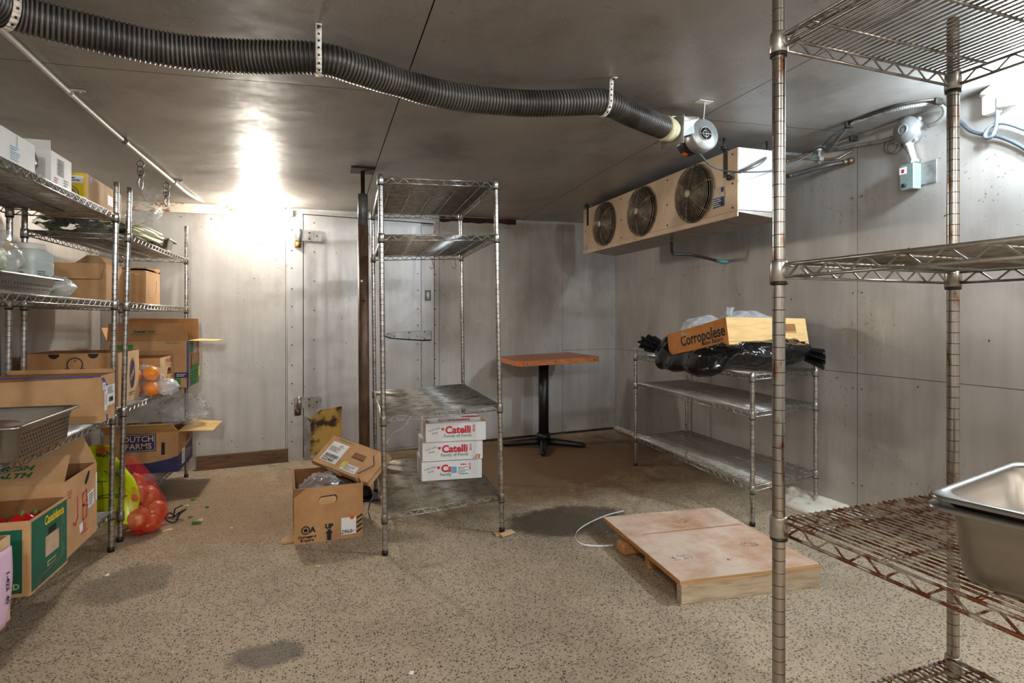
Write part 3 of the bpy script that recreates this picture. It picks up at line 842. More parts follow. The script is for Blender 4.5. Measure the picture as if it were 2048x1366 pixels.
for (u, v) in ((140, 186), (349, 365)):
    p = on_ceil(u, v, .016); d = (on_ceil(u+10, v+9, .016)-p).normalized(); sd = d.cross(UP).normalized()
    c_ = MB(); c_.tube([p+d*-.012, p+d*.012], .0115, 12)
    q = frame(p, d, sd, UP)
    c_.box((0, .028, .012), (.02, .05, .004), q); c_.ball(q @ V((0, .034, .009)), .006, 8, 5)
    c_.build('pipe_strap', PAINTRUST if u < 200 else STEEL_DULL, cd)
def globe_lamp(name, label, C, r, glow, stem_dir, base_off):
    t = thing(name, label, 'lamp', C)
    g = MB(); g.ball(C, r, 28, 18); g.build('globe', glow, t)
    s = V(stem_dir).normalized(); q = s.to_track_quat('Z', 'Y').to_matrix().to_4x4()
    b = MB(); b.lathe([(.0, r*.93), (.030, r*.93), (.036, r+.012), (.044, r+.02), (.044, base_off-.006), (.052, base_off-.006), (.052, base_off), (0, base_off)], Matrix.Translation(C) @ q, 20)
    if s.z < .5: b.lathe([(.0, r*.52), (.092, r*.52), (.097, r*.40), (.099, r*.42), (.094, r*.60), (.0, r*.60)], Matrix.Translation(C) @ q, 32)  # dish behind wall-mounted globes, added to shield the wall from glare
    b.build('lamp_holder', ALU, t)
    return t
globe_lamp('globe_lamp', 'glowing white globe lamp at the top of the back wall beside the door', G1, .068, GLOW1, (-.136, 1, 0), .165)

# shackles hung from the ceiling by the conduit
def hook(name, label, p, L):
    t = thing(name, label, 'hook', p, group='shackles hung from the ceiling')
    z0 = ceil_z(p.x, p.y)
    a = MB(); a.tube([(p.x, p.y, z0+.004), (p.x, p.y, z0-.012)], .004, 8)
    ring = [V((p.x+.017*math.sin(k*2*math.pi/16), p.y, z0-.03+.02*math.cos(k*2*math.pi/16))) for k in range(16)]
    a.tube(ring, .0038, 7, closed=True); a.build('eye_ring', STEEL_DULL, t)
    b = MB(); zc_ = z0-.075
    b.tube([V((p.x+.012*math.sin(k*2*math.pi/18)*(1.1), p.y+.006*math.sin(k*2*math.pi/18), zc_+.032*math.cos(k*2*math.pi/18))) for k in range(18)], .0042, 7, closed=True)
    b.ball((p.x, p.y, zc_+.0), .009, 8, 6); b.build('shackle', STEEL_DULL, t)
    c = MB(); zd = z0-.105-L/2
    c.tube([V((p.x+.011*math.sin(k*2*math.pi/18), p.y-.003, zd+L/2*math.cos(k*2*math.pi/18))) for k in range(18)], .0045, 7, closed=True)
    c.tube([(p.x, p.y, zd+L/2-.004), (p.x, p.y, zd+L/2+.016)], .008, 8); c.build('snap_hook', CHROME_DULL, t)
hook('ceiling_hook', 'steel shackle with snap hook hung from the ceiling, the one nearer the pipe coupling', on_ceil(281, 318, 0), .075)
hook('ceiling_hook', 'steel shackle hung from the ceiling over the bag of scallions', on_ceil(333, 363, 0), .06)

# ------------------------------------------------------------------ corrugated hose
hp = [(-60, -22, .865), (15, 18, .865), (120, 50, .862), (330, 98, .86), (480, 113, .87), (637, 117, .882), (720, 140, .878), (800, 166, .875), (870, 186, .868), (950, 199, .875), (1050, 207, .885), (1130, 206, .90), (1207, 205, .92), (1260, 227, .905), (1328, 256, .897)]
hpts = [onz(u, v, z+CH) for u, v, z in hp]
hose_root = thing('corrugated_hose', 'long black corrugated hose strapped along the ceiling to the small blower', 'hose', hpts[5])
path = resample(smooth_path(hpts, 14), .0033)
mb = MB(); rs = []; mi = []
for i, p in enumerate(path):
    k = i % 4; kink = 1-.06*math.exp(-((p-hpts[7]).length/.05)**2)
    rs.append((.0485, .0505, .0545, .0525)[k]*kink*(1+.02*noise.noise(p*4)))
    mi.append(1 if k in (1, 2) else 0)
mb.tube(path, rs, 20, mis=mi)
mb.build('hose', [HOSE_V, HOSE_R], hose_root)
def strap(idx, label, rusty=False, dx=.0):
    p = hpts[idx]; d = (hpts[idx+1]-hpts[idx-1]).normalized(); sd = d.cross(UP).normalized(); up = sd.cross(d).normalized()
    if up.z < 0: up = -up
    zc_ = ceil_z(p.x, p.y)
    root = thing('hanger_strap', label, 'strap', (p.x, p.y, zc_), group='perforated straps holding the hose')
    near = -sd if (-sd).dot(V((0, -1, 0))) > 0 else sd
    pts = []; R = .0575
    for k in range(13):
        a = math.radians(-200+ (200+10)*k/12)
        pts.append(p+near*math.cos(a)*R+up*math.sin(a)*R)
    top = p+near*(R*.98+.004)+UP*(zc_-p.z-.004); pts = pts+[lerp(pts[-1], top, .5), top, top+near*.03]
    hw = .0095; m = MB()
    for a, b in zip(pts, pts[1:]):
        m.add([a-d*hw, a+d*hw, b+d*hw, b-d*hw], [(0, 1, 2, 3)], 0, True)
    so = m.build('strap_band', PAINTRUST if rusty else PAINTW, root)
    md = so.modifiers.new('thick', 'SOLIDIFY'); md.thickness = .0012; md.offset = 0
    h = MB()
    for k in range(6):
        a = math.radians(-60+24*k)
        if a > math.radians(12):
            q = p+near*(R+.003)+UP*(R*math.sin(math.radians(12))+.022*(k-3)); n_ = near
        else:
            q = p+near*math.cos(a)*(R+.0012)+up*math.sin(a)*(R+.0012); n_ = near*math.cos(a)+up*math.sin(a)
        if q.z > zc_-.006: continue
        x_ = d; y_ = n_.cross(d)
        h.plate(ringpts(.0038, 10), .0012, frame(q, x_, y_, n_))
    h.build('hole', INK, so)
    h = MB(); h.ball(top+near*.016-UP*.002, .007, 8, 5); h.build('screw', RUSTBROWN, root)
strap(1, 'rusty perforated strap around the thick end of the hose', True)
strap(5, 'white perforated strap around the middle of the hose with rusty screw')
strap(12, 'white perforated strap around the hose close to the blower')

# ------------------------------------------------------------------ blower
BC = onz(1402, 273, CH+.895); bn = V((.03, -.98, .10)).normalized()
bx_ = V((0, 0, 1)).cross(bn).normalized(); by_ = bn.cross(bx_)
BM = frame(BC, bx_, by_, bn)
bl_ = thing('duct_blower', 'small silver scroll blower with black motor hung under the ceiling', 'blower', BC)
m = MB()
m.lathe([(0, -.034), (.074, -.034), (.079, -.028), (.079, .026), (.074, .034), (.0, .034)], BM, 36)
ho = m.build('scroll_housing', ALU, bl_)
m = MB(); m.lathe([(.0, .0345), (.032, .0345), (.032, .0352), (0, .0352)], BM, 24); m.build('inlet_opening', FANDARK, ho)
m = MB()
m.tube([BM @ V((.033*math.cos(a), .033*math.sin(a), .037)) for a in [k*2*math.pi/24 for k in range(24)]], .0024, 6, closed=True)
m.tube([BM @ V((.016*math.cos(a), .016*math.sin(a), .037)) for a in [k*2*math.pi/20 for k in range(20)]], .002, 6, closed=True)
for a in (0, math.pi/2): m.tube([BM @ V((.033*math.cos(a), .033*math.sin(a), .037)), BM @ V((-.033*math.cos(a), -.033*math.sin(a), .037))], .0024, 6)
m.build('inlet_grille', ALU, ho)
m = MB(); m.lathe([(0, -.125), (.052, -.125), (.058, -.118), (.058, -.08), (.062, -.078), (.062, -.062), (.058, -.060), (.058, -.035), (0, -.035)], BM, 28)
mo = m.build('motor', BLACKPL, bl_)
m = MB()
for a0, a1, mt in ((-2.2, -1.75, 0), (-3.3, -2.9, 1)):
    vs = []
    for k in range(5):
        a = lerp(a0, a1, k/4)
        vs += [BM @ V((.0588*math.cos(a), .0588*math.sin(a), -.115)), BM @ V((.0588*math.cos(a), .0588*math.sin(a), -.088))]
    m.add(vs, [(2*k, 2*k+2, 2*k+3, 2*k+1) for k in range(4)], mt, True)
m.build('sticker', [ORANGE, PAPER], mo)
he = hpts[-1]; hd_ = (hpts[-1]-hpts[-2]).normalized()
o1 = he+hd_*.095
m = MB(); tq = hd_.to_track_quat('Z', 'Y').to_matrix().to_4x4()
m.lathe([(.056, -.012), (.059, .01), (.054, .04), (.050, .065)], Matrix.Translation(he) @ tq, 24); m.build('foam_seal', FOAMG, bl_)
fl_ = frame(he+hd_*.07, hd_.cross(UP).normalized(), hd_.cross(UP).normalized().cross(hd_)*1, hd_)
m = MB(); m.box((0, 0, 0), (.125, .135, .004), fl_); m.build('mounting_flange', STEEL_DULL, bl_)
m = MB()
st = BC+by_*.045-bx_*.01
a, b = he+hd_*.072, BC+by_*.042-bx_*.03
s1 = hd_.cross(UP).normalized()*.036; u1 = UP*.036
s2 = bn*.03; u2 = by_*.032
m.hexa([a-s1-u1, a+s1-u1, a+s1+u1, a-s1+u1], [b-s2-u2, b+s2-u2, b+s2+u2, b-s2+u2]); m.build('outlet_duct', ALU, bl_)
br = on_ceil(1404, 203, .002)
m = MB()
for q0, q1 in ((on_ceil(1410, 203, .004), BC+by_*.075+bx_*.02), (BC+by_*.075+bx_*.015, BC+by_*.085-bx_*.02), (BC+by_*.085-bx_*.02, a+UP*.062)):
    dd = (q1-q0).normalized(); sd = dd.cross(bn).normalized()*.013; nn = bn*.0015
    m.hexa([q0-sd-nn, q0+sd-nn, q0+sd+nn, q0-sd+nn], [q1-sd-nn, q1+sd-nn, q1+sd+nn, q1-sd+nn])
q = on_ceil(1408, 204, .003); m.box(q, (.075, .04, .003)); m.build('hanging_bracket', PAINTW, bl_)
m = MB(); m.ball(BC+by_*.08, .010, 10, 6); m.build('screw', STEEL_DULL, bl_)
# cable from the blower to the conduit at the wall
cpts = [BC-by_*.078-bn*.02, onx(1420, 330, 2.0), onx(1447, 341, 2.1), onx(1480, 344, 2.12), onx(1545, 341, 2.3), onx(1595, 322, 2.6), onx(1640, 296, 2.86), on_ceil(1662, 274, .04), on_ceil(1694, 256, .03)]
m = MB(); m.tube(smooth_path(cpts, 8), .0048, 8); single(m, 'power_cable', CABLE, 'thin grey cable drooping from the blower past the evaporator to the wall', 'cable', cpts[3])

# ------------------------------------------------------------------ evaporator
EX0, EX1, EY0, EY1, EZ0, EZ1 = 2.185, 2.50, 2.70, 4.70, 1.715, 2.098
ev = thing('evaporator_unit', 'long cooling unit with three round fan guards hung under the ceiling', 'cooling unit', ((EX0+EX1)/2, (EY0+EY1)/2, EZ0))
m = MB(); m.box(((EX0+EX1)/2+.004, (EY0+EY1)/2, (EZ0+EZ1)/2+.02), (EX1-EX0-.008, EY1-EY0-.004, EZ1-EZ0-.04)); cas = m.build('casing', EVAP_SIDE, ev)
m = MB(); m.box((EX0+.002, (EY0+EY1)/2, (EZ0+EZ1)/2+.013), (.006, EY1-EY0, EZ1-EZ0-.026), bev=.002); fr = m.build('front_panel', EVAP, ev)
m = MB(); m.hexa([(EX0-.004, EY0-.006, EZ0+.026), (EX0-.004, EY1+.004, EZ0+.026), (EX1, EY1+.004, EZ0-.004), (EX1, EY0-.006, EZ0-.004)][::-1], [(EX0-.004, EY0-.006, EZ0+.034), (EX0-.004, EY1+.004, EZ0+.034), (EX1, EY1+.004, EZ0+.034), (EX1, EY0-.006, EZ0+.034)][::-1])
dp = m.build('drain_pan', EVAP_UNDER, ev)
m = MB(); m.box((EX0-.001, (EY0+EY1)/2, EZ0+.018), (.010, EY1-EY0+.008, .036), bev=.003); m.build('pan_lip', EVAP, dp)
m = MB()
for y in (EY0+.04, EY0+.36, EY0+.69, EY0+1.0, EY0+1.32, EY0+1.62, EY0+1.95):
    for z in (EZ0+.055, EZ0+.19, EZ1-.03): m.ball((EX0-.001, y, z), .006, 7, 4)
m.build('screw', M_SCREW, fr)
for k, fy in enumerate((3.085, 3.70, 4.28)):
    C = V((EX0-.002, fy, 1.915)); FMx = frame(C, (0, -1, 0), (0, 0, 1), (-1, 0, 0))
    f = MB(); f.lathe([(0, .0008), (.158, .0008), (.160, .012), (.166, .014), (.168, .0), (.168, -.002)], FMx, 40); fan = f.build('fan', FANDARK, ev)
    f = MB()
    for q in range(4):
        a0 = q*math.pi/2+k*.4; vs = []
        for i in range(7):
            r = .03+.115*i/6
            for da, zz in ((-.30, .004), (.42, .016)): vs.append(FMx @ V((r*math.cos(a0+da*(1+.2*i/6)), r*math.sin(a0+da*(1+.2*i/6)), zz)))
        f.add(vs, [(2*i, 2*i+1, 2*i+3, 2*i+2) for i in range(6)], 0, True)
    f.lathe([(0, .004), (.035, .004), (.033, .022), (0, .026)], FMx, 18); f.build('fan_blade', BLADE, fan)
    g = MB()
    nr = 13
    for i in range(nr):
        r = .034+(.166-.034)*i/(nr-1); z = .052-.020*(r/.17)**3
        g.tube([FMx @ V((r*math.cos(a), r*math.sin(a), z)) for a in [j*2*math.pi/44 for j in range(44)]], .0025, 6, closed=True)
    for i, z in enumerate((.022, .010)):
        r = .173+.002*i
        g.tube([FMx @ V((r*math.cos(a), r*math.sin(a), z)) for a in [j*2*math.pi/44 for j in range(44)]], .0024, 5, closed=True)
    for q in range(6):
        a = q*math.pi/3+.3+k*.2
        pts = [FMx @ V((r*math.cos(a), r*math.sin(a), z)) for r, z in ((.028, .054), (.10, .050), (.155, .038), (.172, .026), (.174, .001))]
        g.tube(pts, .0028, 6)
    gd = g.build('fan_guard', GUARD, ev)
    g = MB(); g.lathe([(0, .060), (.012, .061), (.024, .060), (.026, .054), (0, .054)], FMx, 20); g.build('guard_badge', HUB, gd)
# rating plate and hanger brackets
LMx = frame((EX0-.0025, 2.86, 1.85), (0, -1, 0), (0, 0, 1), (-1, 0, 0))
ro = WM['evaporator_unit']
Lr = ro.inverted() @ LMx
rect(fr, Lr, 0, 0, .105, .115, pm('plate_tan', (206, 190, 166), .5), 'rating_plate', .0006)
rect(fr, Lr, 0.0, -.028, .10, .055, NAVY, 'rating_plate', .0014)
rect(fr, Lr, .035, .040, .024, .026, NAVY, 'rating_plate', .0014)
textlines(fr, Lr, -.005, -.028, .09, .048, 4, PAPER, off=.0022)
m = MB(); m.lathe([(0, 0), (.022, 0), (.022, .002), (0, .002)], frame((EX0-.0035, 4.64, 1.77), (0, -1, 0), (0, 0, 1), (-1, 0, 0)), 18); m.build('sticker', SKYBLUE, fr)
for y in (EY0+.10, EY1-.09):
    zt_ = ceil_z(EX0+.02, y)
    m = MB(); m.box((EX0-.004, y, EZ1-.07), (.004, .03, .15)); m.tube([(EX0-.012, y, EZ1-.0), (EX0-.012, y, zt_)], .006, 8); m.tube([(EX0-.012, y, EZ1+.012), (EX0-.012, y, EZ1+.026)], .02, 12)
    m.ball((EX0-.007, y, EZ1-.12), .007, 8, 5); m.build('hanger_bracket', DARKSTEEL, ev)
    m = MB(); m.tube([(EX1-.03, y, EZ1-.03), (EX1-.03, y, ceil_z(EX1, y))], .006, 8); m.build('hanger_rod', DARKSTEEL, ev)
m = MB(); p0 = V((EX0-.004, EY0+.06, 1.97)); m.ball(p0+V((-.012, -.005, -.03)), .016, 12, 8); m.build('cable_gland', BLACKPL, ev)
# drain pipe under the unit
dpts = [onx(1343, 484, 2.42), onx(1344, 504, 2.44), onx(1349, 508, 2.46), onx(1385, 510, 2.60), onx(1432, 521, 2.86), onx(1441, 523, 2.88)]
m = MB(); m.tube(smooth_path(dpts, 6), .011, 10); dr = m.build('drain_pipe', COPPER_DK); tag(dr, 'dark drain pipe bent from under the cooling unit to the wall', 'pipe'); recentre(dr, dpts[2])
e = MB(); e.tube([dpts[4], dpts[5], V((XR-.004, dpts[5].y-.03, dpts[5].z-.005))], .013, 10); eo = e.build('pipe_joint', pm('verdigris', (84, 150, 146), .6, .2), dr)
# ------------------------------------------------------------------ electrics on the side wall
def wal(u, v, off=.02): return onx(u, v, XR-off)
jb = thing('round_junction_box', 'round cast junction box on the side wall with grey switch box hung below it', 'electrical box', wal(1825, 260, 0))
C = wal(1826, 262, .0); JM = frame(C, (0, -1, 0), (0, 0, 1), (-1, 0, 0))
m = MB(); m.lathe([(0, 0), (.068, 0), (.070, .05), (.066, .058), (.060, .060), (.058, .068), (.0, .072)], JM, 28); jbo = m.build('box_body', ALU, jb)
m = MB()
for a in range(4):
    q = JM @ V((.072*math.cos(a*math.pi/2+.6), .072*math.sin(a*math.pi/2+.6), .035)); m.ball(q, .013, 10, 6)
m.lathe([(.024, .070), (.028, .073), (.024, .076), (.020, .073)], JM, 18, caps=False); m.build('boss', ALU, jbo)
m = MB(); a, b = JM @ V((0, -.062, .03)), wal(1829, 326, .03)
m.tube([a, a+(b-a)*.12, a+(b-a)*.121, b-(b-a)*.1, b-(b-a)*.099, b], [.021, .021, .0155, .0155, .021, .021], 12); m.build('pipe_nipple', PAINTW, jb)
q = wal(1830, 330, 0); zt_ = q.z; zb_ = wal(1830, 381, 0).z
m = MB(); m.box((XR-.032, q.y+.0, (zt_+zb_)/2), (.055, .075, zt_-zb_), bev=.003); sb = m.build('switch_box', GREYBOX, jb)
m = MB(); m.box((XR-.004, q.y-.07, (zt_+zb_)/2+.01), (.006, .09, (zt_-zb_)*.85)); m.build('back_plate', STEEL_DULL, sb)
SM = WM[jb.name].inverted() @ frame((XR-.060, q.y, (zt_+zb_)/2), (0, -1, 0), (0, 0, 1), (-1, 0, 0))
rect(sb, SM, -.018, .035, .040, .036, PAPER, 'sticker', .0006)
rect(sb, SM, -.018, .033, .014, .018, RED, 'sticker', .0014)
m = MB(); m.lathe([(0, 0), (.010, 0), (.009, .010), (0, .011)], SM @ Matrix.Translation((-.012, -.042, 0)), 14); m.build('dial', BLACKPL, sb, local=True)
# armoured conduits
def flex(name, label, pts, r, mat=STEEL_DULL, ribs=True, pitch=.009, n=10, cat='conduit'):
    P = smooth_path(pts, 10)
    m = MB()
    if ribs:
        P = resample(P, pitch/3); rs = [(r*.86, r, r*.97)[i % 3] for i in range(len(P))]
        m.tube(P, rs, n)
    else: m.tube(P, r, n)
    return single(m, name, mat, label, cat, P[len(P)//2])
flex('armoured_conduit', 'ribbed metal conduit from the evaporator along the wall to the round junction box', [V((EX0-.012, EY0+.06, 1.95)), V((2.26, 2.64, 1.99)), onx(1545, 309, 2.5), onx(1600, 308, 2.84), wal(1640, 304), wal(1680, 298), wal(1708, 292), wal(1760, 283), wal(1800, 271, .03)], .0105)
flex('armoured_conduit', 'ribbed metal conduit looping from the ceiling cable to the junction box side', [wal(1640, 304, .035), wal(1660, 296, .04), on_ceil(1696, 253, .022), on_ceil(1740, 235, .016), on_ceil(1800, 217, .016), on_ceil(1860, 207, .016), on_ceil(1884, 210, .02), wal(1890, 226, .05), wal(1877, 243, .04), wal(1856, 252, .04)], .011)
flex('black_cable', 'black cable clipped under the ceiling above the round junction box', [on_ceil(1694, 249, .01), on_ceil(1740, 229, .01), on_ceil(1800, 209, .01), on_ceil(1870, 199, .01), on_ceil(1886, 203, .012), wal(1899, 220, .03)], .006, COPPER_DK, False, cat='cable')
m = MB()
for u, v, o in ((1640, 289, .035),): m.box(wal(u, v, o), (.05, .055, .05), bev=.004)
sc_ = m.build('conduit_splice', STEEL_DULL); tag(sc_, 'small square metal splice box on the conduit by the evaporator', 'electrical box'); recentre(sc_, wal(1640, 289, .035))
m = MB()
for u, v in ((1697, 250), (1706, 277), (1876, 203)):
    p = wal(u, v, .03) if u == 1706 else on_ceil(u, v, .02); m2 = MB(); m2.box(p, (.045, .022, .03), bev=.004)
    cl = m2.build('conduit_clamp', DARKSTEEL); recentre(cl, p)
    tag(cl, {1697: 'dark clamp where the black cable meets the ribbed conduit', 1706: 'dark clamp on the ribbed conduit leading to the round box', 1876: 'clamp at the bend of the looping ribbed conduit'}[u], 'clamp', 'conduit clamps')
# refrigerant pipes entering the wall
v1 = [onx(1572, 322, 2.52), onx(1600, 318, 2.66), onx(1638, 319, 2.80), onx(1672, 318, 2.86), onx(1690, 309, 2.90), onx(1706, 301, XR)]
m = MB(); m.tube(smooth_path(v1, 8), .007, 8); cu1 = m.build('copper_pipe', COPPER); tag(cu1, 'thin copper pipe with brass valve going into the side wall', 'pipe'); recentre(cu1, v1[3])
m = MB(); p = v1[2]; m.box(p, (.03, .05, .03), bev=.006); m.tube([p+V((0, 0, -.025)), p+V((0, 0, .05))], .010, 10); m.tube([p+V((0, 0, .05)), p+V((0, 0, .062))], .016, 10); m.build('valve', ALU, cu1)
v2 = [onx(1576, 352, 2.52), onx(1600, 346, 2.62), onx(1650, 332, 2.80), onx(1690, 324, 2.89), onx(1708, 320, XR)]
m = MB(); m.tube(smooth_path(v2, 8), .014, 12); cu2 = m.build('insulated_pipe', COPPER_DK); tag(cu2, 'dark thick pipe with copper end going into the side wall', 'pipe'); recentre(cu2, v2[2])
m = MB(); a, b = v2[3], v2[4]; m.tube([lerp(a, b, -.3), lerp(a, b, .3)], .0155, 12); m.tube([lerp(a, b, .3), lerp(a, b, .9)], .0185, 12); m.build('pipe_end', COPPER, cu2)
# coil of thin wire
m = MB(); c = wal(1783, 293, .02); rnd = random.Random(5)
for q in range(3):
    oy, oz, rr = rnd.uniform(-.012, .012), rnd.uniform(-.012, .012), rnd.uniform(.030, .042)
    m.tube([c+V((.004*q, oy+rr*math.cos(a), oz+rr*math.sin(a))) for a in [j*2*math.pi/26 for j in range(26)]], .0014, 5, closed=True)
m.tube([c+V((0, .03, .02)), wal(1800, 285, .015), wal(1818, 310, .01)], .0014, 5)
single(m, 'wire_coil', pm('thin_wire', (96, 80, 76), .5, .4), 'small loose coil of thin wire on the side wall below the conduit', 'wire', c)
# wall lamp
G2 = V((2.74, 1.605, 2.105))
globe_lamp('wall_lamp', 'bright cool globe lamp beside the white twin fitting at the top of side wall', G2, .066, GLOW2, (1, 0, 0), .187)
tf = thing('twin_fitting', 'white box fitting with two domed caps high on the side wall', 'light fitting', wal(1985, 205, 0))
m = MB(); q = wal(1984, 207, .035); m.box(q, (.05, .062, .095), bev=.006); tb = m.build('fitting_box', PAINTW, tf)
for u, v, o in ((1988, 178, .06), (2008, 163, .03)):
    q = wal(u, v, o); m = MB(); m.lathe([(.0, .0), (.052, .0), (.050, .010), (.036, .022), (.02, .034), (.012, .042), (.012, .06), (0, .06)], Matrix.Translation(q-V((0, 0, .02))), 22); m.build('domed_cap', PAINTW, tf)
m = MB(); a, b = wal(1996, 216, .05), wal(2080, 186, .05); m.tube([a, b], .014, 10); m.build('arm', PAINTW, tf)
cpt = [wal(1908, 236, .02), wal(1924, 247, .02), wal(1942, 262, .02), wal(1972, 270, .025), wal(2000, 274, .02), wal(2030, 286, .02), wal(2062, 305, .02)]
flex('blue_grey_cord', 'blue grey cord running along the side wall below the twin fitting', cpt, .0085, CABLE_B, False, cat='cord')
cpt = [wal(1996, 195, .06), wal(1995, 225, .05), wal(1993, 250, .04), wal(1986, 270, .045), wal(1975, 276, .045), wal(1970, 270, .04), wal(1978, 256, .04), wal(2000, 246, .035), wal(2025, 250, .03), wal(2062, 264, .03)]
flex('looped_cord', 'pale cord looped once and hanging from the white twin fitting', cpt, .0085, CABLE, False, cat='cord')
# two unseen fill globes added behind the viewer to brighten the room
for G3, lb in ((V((-.35, -1.3, 2.0)), 'added fill globe on the ceiling at the unseen end, produce wall side'), (V((1.7, -1.4, 2.05)), 'added fill globe on the ceiling at the unseen end, evaporator wall side')):
    globe_lamp('fill_globe', lb, G3, .075, GLOW_FILL, (0, 0, 1), ceil_z(G3.x, G3.y)-G3.z-.004)

# ------------------------------------------------------------------ racks
def P2(x, y, z=0): return V((x, y, z))
# centre rack
CFL, CFR = onz(770, 1110, 0), onz(1004, 1063, .012)
CBR, CBL = V((.965, 4.06, .01)), V((.346, 3.99, 0))
TFL, TFR = pix(761, 348, 2.868), pix(991, 358, 3.14)
top4 = [TFL, TFR, V((.935, 4.05, 1.90)), V((.325, 3.98, 1.86))]
zc = lambda f: [lerp(b.z, t.z, f) for b, t in zip((CFL, CFR, CBR, CBL), top4)]
rack('shelf_rack', 'tall wire rack in mid room with white pasta boxes on its lowest shelf', [CFL, CFR, CBR, CBL], top4,
     [dict(z=zc(.984), mat=CHROME), dict(z=zc(.833), mat=CHROME), dict(z=zc(.353), mat=CHROME_DULL), dict(z=zc(.098), mat=CHROME_DULL)], wire='u', rods=5, post_mat=CHROME)
# low rack by the side wall
DNF, DFF, DNB, DFB = P2(2.281, 2.697), P2(2.35, 4.094), P2(2.88, 2.85), P2(2.89, 4.2)
rack('shelf_rack', 'low three-tier chrome rack along the side wall under a black bundle', [DNF, DNB, DFB, DFF],
     [V((2.281, 2.697, .853)), V((2.88, 2.85, .875)), V((2.89, 4.2, .92)), V((2.35, 4.094, .926))],
     [dict(z=[.825, .825, .85, .85]), dict(z=[.617, .617, .632, .632]), dict(z=[.203, .203, .213, .213])], wire='u', rods=4)
# tall rusty rack at the near end
e1 = V((.888, .973, 0)); ex = V((.9986, .052, 0)); ey = V((.052, -.9986, 0))
EB = [e1, e1+ex*.534, e1+ex*.534+ey*.585, e1+ey*.585]
rack('shelf_rack', 'tall rust-flecked wire rack holding the steel pans at the near end', EB, [b+V((0, 0, 1.86)) for b in EB],
     [dict(z=1.712, mat=CHROME_DULL), dict(z=1.247, mat=CHROME_DULL), dict(z=.728, mat=RUSTY), dict(z=.335, mat=RUSTY)], wire='v', rods=4, wire_r=.0023, spacing=.0165, post_mat=RUST_SPOT)
# racks along the other wall
AX0, AX1 = -1.41, -.985
AB = [P2(-.99, 1.86), P2(-.987, 3.38), P2(-1.40, 3.36), P2(-1.40, 1.84)]
AT = [V((-.978, 1.86, 1.84)), V((-.965, 3.385, 1.83)), V((-1.39, 3.36, 1.80)), V((-1.39, 1.84, 1.81))]
rack('shelf_rack', 'crowded chrome wire rack nearest the viewer along the produce wall', AB, AT,
     [dict(z=1.655), dict(z=1.222), dict(z=.655), dict(z=.186, mat=CHROME_DULL)], wire='v' if False else 'v', rods=3)
BB = [onz(240, 1083, 0), P2(-.93, 4.80), P2(-1.335, 4.75), P2(-1.385, 3.47)]
BT = [pix(259, 375, 3.04), V((-.93, 4.80, 1.825)), V((-1.325, 4.75, 1.82)), V((-1.375, 3.47, 1.82))]
rack('shelf_rack', 'chrome wire rack with torn cartons in the corner next to the globe lamp', BB, BT,
     [dict(z=1.572), dict(z=1.218), dict(z=.672), dict(z=.135, mat=CHROME_DULL)], wire='v', rods=3)

# S-hooks under the second shelf of the centre rack
for k, (u, v, lb) in enumerate(((862, 540, 'small wire hook hanging under the second shelf of the tall mid-room rack, nearer the pole'), (907, 530, 'small wire hook hanging under the second shelf of the tall mid-room rack, nearer the table'))):
    p = pix(u, v, 4.1); zt_ = zc(.833)[2]-.013
    m = MB(); m.tube(smooth_path([V((p.x, p.y, zt_+.006)), V((p.x+.01, p.y, zt_-.004)), V((p.x+.012, p.y, zt_-.03)), V((p.x+.018, p.y, zt_-.055)), V((p.x+.006, p.y, zt_-.072)), V((p.x-.012, p.y, zt_-.058))], 5), .0018, 6)
    single(m, 'wire_hook', DARKSTEEL, lb, 'hook', p, 'hooks under the rack shelf')

# ------------------------------------------------------------------ steel prop pole
pb_ = V((.268, 3.885, 0)); pz = ceil_z(pb_.x, pb_.y)
tp_ = V((.255, 3.89, pz))
pl_ = thing('support_pole', 'rusty steel prop pole from floor to ceiling beside the tall rack', 'pole', pb_)
m = MB(); L = lambda f: lerp(pb_, tp_, f)
m.tube([L(.03), L(.83)], .034, 20); lo_ = m.build('lower_tube', POLE_RUST, pl_)
m = MB(); m.tube([L(.83), L(.925)], .032, 20); m.build('upper_sleeve', POLE_GREY, pl_)
m = MB(); m.tube([L(.925), L(.996)], .014, 14); m.build('jack_screw', RUSTBROWN, pl_)
m = MB(); m.box(tp_-V((0, 0, .006)), (.15, .15, .009), None); m.build('top_plate', RUSTBROWN, pl_)
m = MB(); m.box(pb_+V((.0, 0, .005)), (.17, .17, .01)); m.lathe([(.05, .01), (.045, .05), (.036, .06), (.036, .075)], Matrix.Translation(pb_), 20); m.build('base_plate', IRON, pl_)
m = MB(); q = L(.66)+V((-.012, -.0345, 0)); m.ball(q, .008, 8, 5); q2 = L(.60)+V((0, -.0345, 0)); m.build('bolt_hole', PAPER, lo_)
m = MB(); m.ball(q2, .009, 8, 5); m.build('bolt', RUSTBROWN, lo_)

# ------------------------------------------------------------------ pedestal table
tc = V((1.90, 4.93, 0))
tb_ = thing('pedestal_table', 'square wooden table top on black iron column in the back corner', 'table', tc)
zl, zr = .803, .832
Q = [(1.525, 4.52), (2.245, 4.52), (2.26, 5.20), (1.54, 5.22)]
zq = [zl, zr, zr, zl]; ch = .05
m = MB()
def oct_(z0):
    out = []
    for i in range(4):
        p, pr, nx_ = V(Q[i]+(0,)), V(Q[i-1]+(0,)), V(Q[(i+1) % 4]+(0,))
        c_ = ch if i in (0, 3) else .012
        for qq in (p+(pr-p).normalized()*c_, p+(nx_-p).normalized()*c_):
            f = (qq.x-1.525)/.72; out.append(V((qq.x, qq.y, lerp(zl, zr, f)+z0)))
    return out
A, B = oct_(-.042), oct_(0); n = 8
m.add(A+B, [list(range(n))[::-1]]+[[i, (i+1) % n, n+(i+1) % n, n+i] for i in range(n)], 1)
